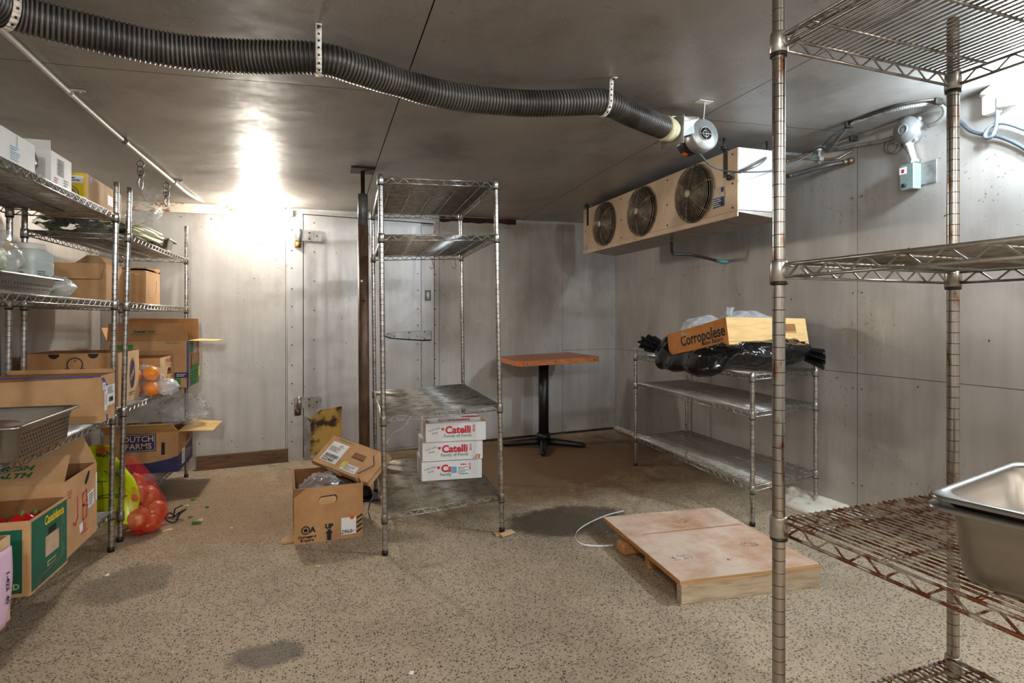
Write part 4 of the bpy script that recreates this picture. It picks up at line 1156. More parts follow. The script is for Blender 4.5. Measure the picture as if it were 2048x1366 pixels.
m.add(B, [list(range(n))], 0)
to = m.build('table_top', [WOOD, WOOD_E], tb_)
m = MB()
for x in (1.60, 1.85, 2.2):
    m.ball((x, 4.517, lerp(zl, zr, (x-1.525)/.72)-.022), .005, 8, 5)
m.build('plug', INK, to)
m = MB(); m.tube([tc+V((0, 0, .05)), tc+V((0, 0, .772))], .045, 24); m.lathe([(.045, 0), (.06, 0), (.06, -.06), (.045, -.06)], Matrix.Translation(tc+V((0, 0, .13))), 24); m.box(tc+V((0, 0, .772)), (.4, .06, .006), rotz(0) if False else None); m.build('column', IRON, tb_)
for ang in (-22, 68, 158, 248):
    d = V((math.cos(math.radians(ang)), math.sin(math.radians(ang)), 0))
    m = MB(); pth = [tc+d*.02+V((0, 0, .055)), tc+d*.12+V((0, 0, .048)), tc+d*.26+V((0, 0, .034)), tc+d*.345+V((0, 0, .026)), tc+d*.372+V((0, 0, .018))]
    m.tube(pth, [.034, .032, .027, .024, .012], 12); m.build('foot', IRON, tb_)

# ------------------------------------------------------------------ wooden platform
pw = thing('wooden_platform', 'low platform of stained plywood on lumber runners lying on the floor', 'platform', V((1.75, 2.4, 0)))
pa, pbb, pc, pd = V((1.379, 2.04, 0)), V((2.035, 1.995, 0)), V((2.12, 2.776, 0)), V((1.46, 2.80, 0))
px_ = (pbb-pa).normalized(); py_ = V((-px_.y, px_.x, 0)); Wp, Dp = .66, .775
PMx = frame(pa, px_, py_, UP)
m = MB(); m.box((Wp/2-.006, Dp/2, .091), (Wp+.005, Dp+.01, .019), PMx, 0, bev=.0015); deckp = m.build('plywood_top', PLY, pw)
m = MB(); m.box((Wp/2-.006, -.0062, .091), (Wp+.004, .001, .0185), PMx); m.box((-.0095, Dp/2, .091), (.001, Dp+.008, .0185), PMx, 1); m.build('ply_edge', [PLY_EDGE, LUMBER_O], deckp)
m = MB(); m.box((Wp/2, .018, .040), (Wp, .038, .080), PMx, bev=.002); m.build('runner', LUMBER, pw)
m = MB(); m.box((Wp/2+.01, .36, .040), (Wp-.04, .038, .079), PMx, bev=.002); m.build('runner', LUMBER_O, pw)
m = MB(); m.box((Wp/2+.01, Dp-.16, .040), (Wp-.05, .038, .079), PMx, bev=.002); m.build('runner', LUMBER_O, pw)
m = MB(); m.box((.03, .53, .035), (.12, .085, .06), PMx, bev=.012); m.build('block', LUMBER_O, pw)
# printed dotted stamps on the plywood
PL = WM[pw.name].inverted() @ PMx
def stamp(x, y, r, n):
    rd = random.Random(int(x*1000)); k = MB()
    for i in range(n):
        a, q = rd.uniform(0, 6.28), math.sqrt(rd.uniform(.15, 1))*r
        k.plate(ringpts(.0026, 6, 1.5, .8), .0004, PL @ Matrix.Translation((x+q*math.cos(a), y+.6*q*math.sin(a), .1008)))
    k.build('stamp', INK_GREY, deckp, local=True)
m = MB(); m.plate([(-.26, -.004), (.30, -.006), (.31, .003), (-.25, .004)], .0005, PL @ Matrix.Translation((Wp/2, .50, .1007)) @ rotz(.02)); m.build('scuff_line', LUMBER_O, deckp, local=True)
stamp(.11, .20, .055, 42); stamp(.50, .26, .05, 34); stamp(.36, .62, .05, 26); stamp(.32, .13, .025, 10)
# white packing strap bent into a loop by the platform
sp = [onz(1248, 1022, .004), onz(1215, 1030, .02), onz(1180, 1045, .03), onz(1155, 1062, .03), onz(1152, 1078, .03), onz(1166, 1089, .02), onz(1195, 1092, .01), onz(1226, 1091, .004)]
def ribbon(name, label, pts, w, mat, cat='strap', group=None, wd=None):
    P = smooth_path(pts, 6); m = MB(); w_ = wd or V((0, 0, 1))
    for a, b in zip(P, P[1:]):
        t = (b-a).normalized(); s_ = w_-t*w_.dot(t); s_ = s_.normalized()*w/2
        m.add([a-s_, b-s_, b+s_, a+s_], [(0, 1, 2, 3)], 0, True)
    o = m.build(name, mat); md = o.modifiers.new('thick', 'SOLIDIFY'); md.thickness = .0008
    tag(o, label, cat, group); recentre(o, P[len(P)//2]); return o
for p in sp: p.z = max(p.z, .005)
ribbon('packing_strap', 'pale plastic packing strap looped on the damp floor by the plywood platform', sp, .008, PAPER, wd=V((.3, .2, 1)))
ribbon('packing_strap', 'pale plastic packing strap sticking up behind the lowest shelf of tall rack', [V((.40, 4.10, .01)), V((.39, 4.11, .20)), V((.47, 4.15, .34)), V((.56, 4.18, .39)), V((.61, 4.2, .46)), V((.625, 4.21, .49))], .010, PAPER)
ribbon('packing_strap', 'grey plastic strap hanging from the tilted carton lid to the floor', [V((.285, 3.30, .20)), V((.262, 3.32, .15)), V((.25, 3.33, .09)), V((.262, 3.34, .04)), V((.27, 3.36, .006))], .008, CABLE)

# ------------------------------------------------------------------ steel pans on the near rack
pa_ = V((.887, .668, 0)); a16 = math.radians(15)
pdx, pdy = V((math.cos(a16), math.sin(a16), 0)), V((math.sin(a16), -math.cos(a16), 0))
pw_, pdp = .38, .33
pcn = pa_+pdx*pw_/2+pdy*pdp/2
pan('steel_pan', 'empty deep steel pan nested inside another on the rusty near rack', Mz(pcn.x, pcn.y, .7535, 15), pw_, pdp, .128)
pan('steel_pan', 'outer deep steel pan standing on the rusty near rack under another', Mz(pcn.x, pcn.y, .7475, 15), pw_+.006, pdp+.006, .119)

# ------------------------------------------------------------------ black bundle and bakery carton on the low rack
def sup(d, rx, ry, rz, e=.55):
    s = lambda v: math.copysign(abs(v)**e, v)
    return V((s(d.x)*rx, s(d.y)*ry, s(d.z)*rz))
k0 = V((2.165, 2.745, 1.008)); kx = V((.999, .02, -.012)).normalized(); ky0 = V((.02, 1, -.20)).normalized(); kz = kx.cross(ky0).normalized(); ky = kz.cross(kx)
BW, BD, BH = .57, .58, .155
KM = frame(k0+kx*BW/2+ky*BD/2, kx, ky, kz)
bb = thing('black_bundle', 'shiny black plastic wrapped bundle lying across the low chrome rack', 'bundle', V((2.52, 3.2, .86)))
def bagfn(d, p):
    q = sup(d, .355, .50, .090, .62)
    ph = q.y*30+4*math.sin(q.x*7+1)+5*q.z/.1+2*nz(q, 4, 9)
    fold = .022*(abs(math.sin(ph*.5))-.6)*(1-abs(d.z)*.5)+.03*nz(q, 5, 3)+.018*(abs(nz(q, 11, 5))-.2)
    rad = V((d.x, d.y, d.z*.8)).normalized(); q = q+rad*fold
    low = -.085
    if q.z < low: q.z = low
    if q.x < -.235 : q.z -= min(1, (-.235-q.x)/.06)*.075*(1-.7*max(0, q.z/.085))
    return q
m = MB(); Bm = rotz(math.radians(-4)); m.ball((0, 0, 0), 1, 120, 60, bagfn)
bc_ = V((2.47, 3.15, .869+.085+.003))
KI = KM.inverted()
def press(p):
    q = KI @ p
    if abs(q.x) < BW/2+.006 and abs(q.y) < BD/2+.006 and q.z > -.012:
        if q.x < -BW/2+.05: q.x = -BW/2-.009
        elif q.y < -BD/2+.02: q.y = -BD/2-.008
        else: q.z = -.012
        q.z = min(q.z, .015); return KM @ q
    if q.x < -BW/2+.01 and abs(q.y) < BD/2 and q.z > .012: q.z = .012+(q.z-.012)*.15; return KM @ q
    return p
m.v = [press(Bm @ p+bc_) for p in m.v]
m.build('wrapped_body', BAGBLACK, bb)
for (px0, ang, nm, ln) in (((2.24, 3.60), 110, 'gathered_end', .12), ((2.73, 2.74), -50, 'gathered_end', .11)):
    m = MB(); d = V((math.cos(math.radians(ang)), math.sin(math.radians(ang)), 0)); c = V((px0[0], px0[1], .955))
    def tfn(a, b):
        r = .05+.035*b+.014*math.sin(a*2*math.pi*9); s_ = d.cross(UP)
        return c+d*(ln*(b-.35))+s_*r*1.25*math.cos(2*math.pi*a)+UP*(r*.62*math.sin(2*math.pi*a)-.01-.03*b*(1 if px0[0] > 2.5 else -1.2))
    m.grid(tfn, 72, 10); m.build(nm, BAGBLACK, bb)
# tilted bakery carton
ck = carton('bakery_carton', 'open shallow bakery carton tilted on top of the black bundle', KM, BW, BD, BH, CARD_Y, flaps=())
# orange-brown long side
L_ = ck.face('L')
rect(ck.body, L_, 0, BH/2, BD, BH, pm('cardboard_orange', (204, 138, 78), .75, 0, (190, 124, 66), spec=.2), 'side_print', .0004)
text('Corropolese', ck.body, L_ @ Matrix.Translation((.06, .085, .0022)), .092, INK, .0024, sx=.88)
text('Italian Bakery', ck.body, L_ @ Matrix.Translation((.15, .040, .0022)), .036, INK, .0005)
text('610.436.3763', ck.body, L_ @ Matrix.Translation((.20, .012, .0022)), .022, INK, .0003)
shape(ck.body, ck.face('F'), .155, .095, [(-.047, -.02), (-.04, -.026), (.04, -.026), (.047, -.02), (.047, .02), (.04, .026), (-.04, .026), (-.047, .02)], CARD_IN, 'hand_hole', .0004)
m = MB(); m.plate([(-.05, -.023), (-.043, -.029), (.043, -.029), (.05, -.023), (.05, -.019), (-.05, -.019)], .001, ck.face('F') @ Matrix.Translation((.155, .095, .0003))); m.build('hand_hole_edge', CARD_D, ck.body, local=True)
rect(ck.body, ck.face('F'), 0, .016, BW*.99, .004, CARD_D, 'fold_line', .0004)
def loaf(c, r, seed, label):
    m = MB(); m.ball(c, r, 22, 12, crumple(seed, .07, 2)); single(m, 'bread_loaf', BREAD, label, 'bread', V(c)-V((0, 0, r[2])), 'bread in the bakery carton')
def inK(x, y, z): return KM @ V((x, y, z))
for i, (x, y, z) in enumerate(((-.16, -.12, .075), (.13, -.10, .085), (-.15, .13, .075), (.14, .15, .075))):
    loaf(inK(x, y, z), (.085, .08, .048), i+2, ['bread loaf in a milky bag at the near corner of bakery carton', 'bread loaf by the hand hole of the bakery carton', 'bread loaf under the lower milky bag in the bakery carton', 'bread loaf at the wall corner of the bakery carton'][i])
def filmbag(name, label, c, r, seed, mat=CLEAR_W, amp=.22, f=2.4, n=(44, 26), cat='plastic bag', group=None, flat=None):
    m = MB(); m.ball(c, r, n[0], n[1], crumple(seed, amp, f, flat)); return single(m, name, mat, label, cat, V(c)-V((0, 0, r[2])), group)
filmbag('bread_bag', 'milky plastic bread bag bulging over the lower end of bakery carton', inK(-.13, .10, .135), (.155, .17, .105), 3, amp=.16)
filmbag('bread_bag', 'milky plastic bread bag heaped behind the hand hole of bakery carton', inK(.12, .03, .15), (.18, .20, .115), 6, amp=.18)
m = MB(); q = inK(-.03, -.02, .20)
m.grid(lambda a, b: q+V((.03*(a-.5)*(1+b)+.006*math.sin(b*9), .012*math.sin(a*9), .075*b)), 10, 8)
single(m, 'bag_twist', CLEAR_W, 'twisted top of a bread bag standing between the two milky bags', 'plastic bag', q)

# ------------------------------------------------------------------ white pasta boxes on the centre rack
def pasta_box(label, cx, cy, z, rz, w=.352, d=.30, h=.108, openlid=False, sticker=False, torn=False):
    c = carton('pasta_box', label, Mz(cx, cy, z, rz), w, d, h, WHITE_CARD, closed=True, group='white pasta boxes')
    F = c.face('F')
    text('Catelli', c.body, F @ Matrix.Translation((.012, .066, .0012)), .058, RED, .0022)
    text('BROS', c.body, F @ Matrix.Translation((.105, .073, .0012)) @ rotz(math.pi/2), .016, RED, .0004)
    text('Family of Foods', c.body, F @ Matrix.Translation((.010, .033, .0012)), .0255, TEAL, .0003)
    x0 = -.128
    text('cook with', c.body, F @ Matrix.Translation((x0, .074, .0012)) @ rotz(.25), .017, INK_GREY, 0)
    text('love', c.body, F @ Matrix.Translation((x0+.004, .054, .0012)) @ rotz(.2), .020, INK_GREY, 0)
    hp_ = [(0, -.010), (.008, -.001), (.0085, .005), (.005, .0085), (.0015, .0075), (0, .004), (-.0015, .0075), (-.005, .0085), (-.0085, .005), (-.008, -.001)]
    shape(c.body, F, x0+.05, .074, hp_, RED, 'heart', .0008)
    if sticker:
        rect(c.body, F, .045, .052, .10, .060, PAPER, 'label', .0018); rect(c.body, F, .012, .058, .03, .038, SKYBLUE, 'label', .0026)
        textlines(c.body, F, .065, .052, .06, .045, 5, off=.0028)
        rect(c.body, F, .07, .032, .05, .008, SKYBLUE, 'label', .0028)
    if torn:
        m = MB(); m.plate([(-.022, -.006), (.018, -.008), (.022, .016), (.002, .018), (-.012, .010)], .001, F @ Matrix.Translation((w/2-.035, .012, .0006))); m.build('torn_patch', CARD_D, c.body, local=True)
        m = MB()
        for x in (-.012, .004): m.plate([(x-.003, -.004), (x+.004, -.004), (x+.003, .012), (x-.002, .010)], .0014, F @ Matrix.Translation((w/2-.035, .012, .0008)))
        m.build('torn_patch', WHITE_CARD, c.body, local=True)
    rect(c.body, c.face('R'), 0, h/2, d*.96, h*.92, WHITE_CARD, 'end_panel', .0004)
    if openlid:
        T = c.face('T')
        text('Catelli', c.body, T @ Matrix.Translation((.0, -.055, .0012)), .075, RED, .0022)
        text('Family of Foods', c.body, T @ Matrix.Translation((.0, -.105, .0012)), .028, TEAL, .0003)
        shape(c.body, T, .12, .05, ringpts(.05, 20, 1.2, .5), RED, 'logo', .0008)
        m = MB()
        for sx in (-1, 1): m.plate([(0, 0), (.02, .0), (.012, .05), (.0, .05)], .004, T @ Matrix.Translation((sx*(w/2-.004)-(.02 if sx > 0 else 0), -d/2+.002, 0)) @ Matrix.Rotation(.2, 4, 'X'))
        m.build('lid_edge', CARD_D, c.body, local=True)
    return c
zb = .2175
pasta_box('white pasta box, bottom one of three, with a pale blue sticker over its red lettering', .735, 3.505, zb, -4, sticker=True)
pasta_box('white pasta box in the middle of the stack of three, torn at its lower corner', .742, 3.51, zb+.111, -4.5, torn=True)
pasta_box('white pasta box on top of the stack of three, right under the wire shelf', .758, 3.50, zb+.222, -4, openlid=True)

# ------------------------------------------------------------------ big carton on the floor by the pole
FB0, FB1 = onz(588, 1091, 0), onz(726, 1073, 0)
wx = (FB1-FB0); ww = wx.length; rz = math.degrees(math.atan2(wx.y, wx.x)); dd = .43; hh = .283
cc = (FB0+FB1)/2+V((-wx.y, wx.x, 0)).normalized()*dd/2
cb = carton('produce_carton', 'tall brown carton with an up arrow on the floor beside the tall rack', Mz(cc.x, cc.y, .001, rz), ww, dd, hh, CARD_D, t=.006)
F = cb.face('F')
hole = [(-.046, -.008), (-.046, .010), (-.036, .022), (.036, .026), (.046, .014), (.046, -.004), (.036, -.018), (-.036, -.018)]
shape(cb.body, F, -.005, .212, hole, INK, 'hand_hole', .0004); shape(cb.body, F, -.007, .209, [(a*.94, b*.88) for a, b in hole], CARD, 'hand_hole', .0012)
text('UP', cb.body, F @ Matrix.Translation((.0, .075, .0014)), .032, INK, .002)
shape(cb.body, F, 0, .034, [(-.011, -.030), (.011, -.030), (.011, .006), (.020, .006), (0, .030), (-.020, .006), (-.011, .006)], INK, 'arrow', .0008)
m = MB(); m.lathe([(.022, 0), (.022, .0006), (.016, .0006), (.016, 0)], F @ Matrix.Translation((-.115, .068, .0008)), 24, caps=False); m.lathe([(0, 0), (.010, 0), (.010, .0006), (0, .0006)], F @ Matrix.Translation((-.115, .068, .0008)), 16); m.build('recycling_logo', INK, cb.body, local=True)
text('A', cb.body, F @ Matrix.Translation((-.081, .067, .0014)), .040, INK, .0016)
text('Corrugated', cb.body, F @ Matrix.Translation((-.108, .034, .0014)), .0185, INK, .0010)
text('Recycles', cb.body, F @ Matrix.Translation((-.108, .016, .0014)), .0185, INK, .0010)
rect(cb.body, F, .098, .066, .076, .088, PAPER, 'label', .0008)
text('2960', cb.body, F @ Matrix.Translation((.086, .036, .002)), .028, INK, .0004, shear=.2)
strokes(cb.body, F, [[(.108, .034), (.114, .042), (.12, .034), (.128, .040)]], .002, INK, 'pen_mark', .0016)
shape(cb.body, F, .115, .110, ringpts(.0125, 18), ORANGE, 'sticker', .0018); rect(cb.body, F, .115, .110, .015, .003, INK, 'sticker', .0026)
m = MB()
for k in range(4): m.plate([(-.024, -.014), (-.024, -.004), (.020, .022), (.020, .012)], .0006, F @ Matrix.Translation((ww/2-.024, .030+.024*k, .0006)))
m.build('stripe', INK, cb.body, local=True)
m = MB(); m.plate([(-ww/2, hh-.001), (-ww/2, hh-.045), (-ww/2+.06, hh-.001)], .0008, F @ Matrix.Translation((0, 0, .0003))); m.build('corner_crease', CARD_IN, cb.body, local=True)
cbi = Mz(cc.x, cc.y, 0, rz)
q = cbi @ V((-.03, -.03, .20)); filmbag('liner_bag', 'clear plastic liner bag crumpled inside the tall brown carton', q, (.115, .14, .105), 11, CLEAR, .20, 2.6)
q = cbi @ V((.06, -.06, .19)); m = MB(); m.ball(q, (.09, .09, .075), 26, 14, crumple(8, .15, 2.4)); single(m, 'dark_bag', pm('blue_black_bag', (52, 56, 68), .25), 'dark glossy bag inside the tall brown carton under the liner', 'plastic bag', q-V((0, 0, .075)))
# its lid, leaning between the carton and the rack post
lbl, lbr, ltl = pix(622, 934, 3.40), pix(745, 984, 3.18), pix(657, 877, 3.55)
lbr = lerp(lbl, lbr, .93); lx = (lbr-lbl).normalized(); lw = (lbr-lbl).length; ly = (ltl-lbl); lh = (ly-lx*ly.dot(lx)).length; ly = (ly-lx*ly.dot(lx)).normalized(); ln = lx.cross(ly)
if ln.dot(V((0, 0, CH))-lbl) < 0: ln = -ln
LM = frame((lbl+lbr)/2+ly*lh/2+V((0, .01, .034)), lx, ly, ln)
lid = thing('carton_lid', 'brown carton lid with white shipping label leaning on the tall carton and rack', 'lid', M=LM)
m = MB(); m.box((0, 0, -.002), (lw, lh, .004)); dep = .032
for c_, d_2 in (((0, -lh/2+.002, -dep/2), (lw, .004, dep)), ((0, lh/2-.002, -dep/2), (lw, .004, dep)), ((-lw/2+.002, 0, -dep/2), (.004, lh-.008, dep)), ((lw/2-.002, 0, -dep/2), (.004, lh-.008, dep))): m.box(c_, d_2)
lb_ = m.build('lid_body', CARD, lid, local=True)
I4 = Matrix.Identity(4)
m = MB(); m.box((-lw*.10, -lh/2-.003, -.022), (.10, .005, .03)); m.box((lw*.34, -lh/2-.003, -.02), (.045, .005, .035)); m.build('tab', CARD_L, lid, local=True)
rect(lb_, I4, -lw*.27, -lh*.02, .125, .135, PAPER, 'shipping_label')
text('222460', lb_, Matrix.Translation((-lw*.29, -lh*.02-.052, .0022)), .030, INK, .0008)
barcode(lb_, I4, -lw*.27, -lh*.02-.026, .10, .022, n=22)
textlines(lb_, I4, -lw*.29, -lh*.02+.02, .085, .035, 5); textlines(lb_, I4, -lw*.22, -lh*.02+.048, .04, .018, 3)
rect(lb_, I4, lw*.10, -lh*.30, .115, .045, PAPER, 'date_label'); shape(lb_, I4, lw*.00, -lh*.24, ringpts(.022, 18), pm('yellow_dot', (226, 220, 96), .5), 'date_label', .0016)
textlines(lb_, I4, lw*.12, -lh*.30, .08, .034, 4)
shape(lb_, I4, lw*.115, lh*.12, [(-.042, -.018), (.042, -.018), (.046, .0), (.042, .018), (-.042, .018), (-.046, 0)], CARD_IN, 'hand_hole', .0006)
m = MB(); m.plate([(-.044, -.020), (.044, -.020), (.046, -.014), (-.046, -.014)], .0012, Matrix.Translation((lw*.115, lh*.12, .0008))); m.build('hand_hole_edge', INK, lb_, local=True)
textlines(lb_, I4, -lw*.22, lh*.42, .13, .014, 1, GREEN_L, off=.0012)
strokes(lb_, I4, [[(lw*.30, lh*.30), (lw*.315, lh*.24), (lw*.38, lh*.10), (lw*.40, lh*.02), (lw*.27, -lh*.36)]], .006, PURPLE, 'marker_line')
# folded card shim under the rack foot
shm = thing('card_shim', 'folded scrap of cardboard wedged under the foot of the tall rack', 'cardboard scrap', onz(1004, 1072, 0))
m = MB(); c = V((CFR.x, CFR.y, 0)); m.box(c+V((0, 0, .005)), (.085, .06, .0095), None); m.build('folded_layer', CARD, shm)
m = MB(); q = rotz(.5); q.translation = c+V((.012, -.03, .010)); m.plate([(-.045, -.02), (.05, -.025), (.055, .014), (-.03, .016)], .004, q @ Matrix.Rotation(.12, 4, 'X')); m.build('folded_layer', CARD_L, shm)
# ------------------------------------------------------------------ produce wall: rack nearest the viewer
DK = .0195                        # deck height above a shelf's level
def bx(name, label, x0, x1, y0, y1, z0, h, rz=0., **k):
    return carton(name, label, Mz((x0+x1)/2, (y0+y1)/2, z0, rz), x1-x0, y1-y0, h, **k)
zA = [1.655+DK, 1.222+DK, .655+DK, .186+DK]
# top shelf
c = bx('white_carton', 'white printed carton at the near end of the top produce shelf', -1.33, -.985, 2.17, 2.565, zA[0], .105, mat=WHITE_CARD, closed=True)
R = c.face('R')
text('2', c.body, R @ Matrix.Translation((.06, .090, .0012)), .016, INK_GREY, .0004); strokes(c.body, R, [[(.06, .08), (.06, .06)]], .002, INK_GREY, 'print', .001)
textlines(c.body, R, .05, .034, .07, .05, 6, SKYBLUE, off=.0012)
m = MB(); m.ball((-1.09, 2.635, zA[0]+.066), (.085, .062, .062), 28, 16, crumple(5, .16, 2.6)); single(m, 'dark_bag', pm('smoky_bag', (70, 76, 88), .2, 0, (120, 124, 134)), 'smoky plastic bag squeezed between two white cartons on the top shelf', 'plastic bag', (-1.09, 2.635, zA[0]))
c = bx('white_carton', 'white carton with a barcode on the top produce shelf beside the yellow one', -1.30, -.99, 2.71, 2.905, zA[0], .128, mat=WHITE_CARD, flaps=[('L', .08, 20), ('F', .05, -30)])
R = c.face('R'); barcode(c.body, R, -.01, .078, .055, .065, n=10, vertical=True); textlines(c.body, R, .045, .026, .05, .03, 3, off=.0012); textlines(c.body, R, -.05, .02, .04, .026, 3, REDP, off=.0012)
c = bx('yellow_fruit_carton', 'yellow and tan fruit carton hanging past the end of the top produce shelf', -1.32, -1.02, 3.16, 3.66, zA[0], .142, mat=CARD_L, flaps=[('L', .035, 8, .06)])
F = c.face('F')
rect(c.body, F, .0, .071, .298, .140, YELLOW, 'front_print', .0004)
rect(c.body, F, .08, .112, .12, .034, PAPER, 'banner', .0012)
textlines(c.body, F, .10, .112, .06, .022, 2, BLUE, off=.0022)
for cx_, cy_, r_ in ((.085, .045, .036), (.085, .045, .024), (.03, .112, .012)): strokes(c.body, F, [[(cx_+a, cy_+b) for a, b in ringpts(r_, 20)+[(r_, 0)]]], .003, BLUE, 'fruit_drawing', .002)
strokes(c.body, F, [[(-.03, .02), (-.025, .05), (.01, .085), (.03, .09), (.032, .062), (.01, .035), (-.03, .02)], [(-.03, .02), (.025, .08)], [(.085, .045), (.1, .06)], [(.085, .045), (.07, .062)], [(.085, .045), (.085, .025)]], .003, BLUE, 'leaf_drawing', .002)
R = c.face('R'); rect(c.body, R, .08, .075, .10, .05, PAPER, 'label'); shape(c.body, R, -.19, .12, ringpts(.018, 18), pm('lilac_sticker', (196, 186, 214), .5), 'sticker')
# second shelf: perforated pan with a bag of lettuce, jug
pan('perforated_pan', 'shallow perforated steel pan holding a bag of lettuce on the second produce shelf', Mz(-1.135, 2.53, zA[1], 0), .33, .53, .066, perf=('R', 'F'))
m = MB(); m.ball((-1.13, 2.40, zA[1]+.115), (.11, .15, .08), 40, 22, crumple(12, .22, 2.8)); lt = single(m, 'lettuce', LEAF_P, 'pale green lettuce inside the clear bag on the perforated pan', 'lettuce', (-1.13, 2.40, zA[1]+.02))
rnd = random.Random(21)
m = MB(); m.ball((-1.125, 2.41, zA[1]+.118), (.135, .205, .105), 60, 30, crumple(14, .2, 2.4)); single(m, 'lettuce_bag', CLEAR, 'big clear plastic bag of lettuce lying in the shallow perforated pan', 'plastic bag', (-1.125, 2.41, zA[1]+.02))
jg = thing('plastic_jug', 'square milky plastic jug with white lid and orange tag on second produce shelf', 'jug', V((-1.19, 3.04, zA[1])))
m = MB(); n = 6; rings = [rrect(.062, .062, .018, zA[1]+.001), rrect(.066, .066, .02, zA[1]+.008), rrect(.066, .066, .02, zA[1]+.15), rrect(.0645, .0645, .02, zA[1]+.153), rrect(.066, .066, .02, zA[1]+.157), rrect(.066, .066, .022, zA[1]+.182), rrect(.055, .055, .03, zA[1]+.202), rrect(.05, .05, .03, zA[1]+.206)]
N = len(rings[0]); Jm = Matrix.Translation((-1.19, 3.04, 0)) @ rotz(math.radians(-18))
for r in rings: m.v.extend([Jm @ p for p in r])
for i in range(len(rings)-1):
    for k in range(N): m.f.append([i*N+k, i*N+(k+1) % N, (i+1)*N+(k+1) % N, (i+1)*N+k]); m.m.append(0); m.sm.append(True)
m.f.append(list(range(N))[::-1]); m.m.append(0); m.sm.append(False); m.f.append([(len(rings)-1)*N+k for k in range(N)]); m.m.append(0); m.sm.append(False)
jo = m.build('jug_body', JUG, jg)
m = MB(); m.lathe([(.0, .0), (.056, 0), (.058, .003), (.058, .02), (.055, .024), (0, .024)], Matrix.Translation((-1.19, 3.04, zA[1]+.206)), 28); m.build('lid', PAINTW, jg)
JF = WM[jg.name].inverted() @ Jm @ frame((0, -.0665, zA[1]), (1, 0, 0), (0, 0, 1), (0, -1, 0))
JR = WM[jg.name].inverted() @ Jm @ frame((.0665, 0, zA[1]), (0, 1, 0), (0, 0, 1), (1, 0, 0))
rect(jo, JF, .024, .075, .055, .085, PAPER, 'label'); rect(jo, JF, .022, .098, .020, .018, GREEN_L, 'label', .0016); rect(jo, JF, .026, .058, .04, .006, BLUE, 'label', .0016)
textlines(jo, JR, .0, .085, .075, .06, 7, off=.001); rect(jo, JR, .025, .045, .025, .02, GREEN_L, 'label')
rect(jo, JF, -.03, .216, .028, .035, pm('amber_tag', (240, 166, 30), .4), 'tag', .0012)
m = MB(); m.ball((-1.035, 2.90, zA[1]+.042), (.055, .075, .042), 26, 14, crumple(31, .25, 3)); single(m, 'sprout_bag', CLEAR_W, 'small crumpled bag of pale sprouts at the end of the shallow pan', 'plastic bag', (-1.035, 2.9, zA[1]))
for i in range(4):
    p = V((-1.04+.02*math.sin(i*2), 2.885+.02*i, zA[1]+.016+.012*(i % 2)))
    m = MB(); m.tube([p+V((-.03, .0, 0)), p+V((0, .01, .008)), p+V((.03, .002, 0))], [.004, .006, .003], 6); single(m, 'sprout_stalk', [LEAF, STALK][i % 2], 'short stalk inside the small crumpled bag beside the shallow pan', 'vegetable', p, 'stalks in the small bag')
# third shelf: long carton across the shelf and deep perforated pan
c = bx('long_carton', 'long cardboard carton edged with blue tape across the third produce shelf', -1.385, -.955, 3.135, 3.325, zA[2], .215, mat=CARD, flaps=[('B', .02, 0)])
F, R = c.face('F'), c.face('R')
rect(c.body, F, 0, .2125, .428, .005, BLUE, 'tape', .0005); 
m = MB(); m.plate([(-.214, .2155), (.214, .2155), (.214, .218), (-.214, .218)], .005, F @ Matrix.Translation((0, 0, -.005))); m.build('torn_edge', CARD_IN, c.body, local=True)
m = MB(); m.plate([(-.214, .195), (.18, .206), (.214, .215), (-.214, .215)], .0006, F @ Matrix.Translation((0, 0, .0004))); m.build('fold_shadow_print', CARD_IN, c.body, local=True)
m = MB(); m.plate([(-.094, .205), (-.06, .205), (-.01, .168), (.0, .150), (-.03, .165), (-.07, .190)], .0006, R @ Matrix.Translation((0, 0, .0006))); m.plate([(-.025, .03), (-.01, .03), (.0, .0), (-.018, .0)], .0006, R @ Matrix.Translation((0, .0, .0006))); m.build('tape', BLUE, c.body, local=True)
rect(c.body, R, .025, .115, .13, .095, PAPER, 'shipping_label', .0012); rect(c.body, R, -.055, .165, .04, .032, PAPER, 'label', .0012); rect(c.body, R, -.035, .095, .035, .09, PAPER, 'label', .0010)
textlines(c.body, R, .035, .14, .09, .035, 5, INK, off=.002); barcode(c.body, R, .035, .095, .06, .022, n=14, off=.002); textlines(c.body, R, -.03, .10, .02, .05, 6, REDP, off=.002); textlines(c.body, R, -.055, .165, .025, .02, 3, off=.002)
pan('perforated_pan', 'deep perforated steel pan with a brown crust inside on the third produce shelf', Mz(-1.088, 2.555, zA[2], 0), .33, .53, .128, perf=('R', 'F'))
m = MB(); m.ball((-1.13, 2.60, zA[2]+.062), (.095, .15, .044), 30, 16, crumple(17, .10, 2)); single(m, 'brown_crust', BROWNF, 'dark brown rounded crust lying inside the deep perforated pan', 'food', (-1.13, 2.6, zA[2]+.02))
# bottom shelf
c = bx('flap_carton', 'open produce carton with green health slogan and red stamp on the bottom produce shelf', -1.40, -.952, 2.725, 3.075, zA[3], .305, mat=CARD, flaps=[('F', .17, -62, .03), ('B', .115, 4, .05), ('L', .06, 20)])
fo, hm = c.flaps[0]
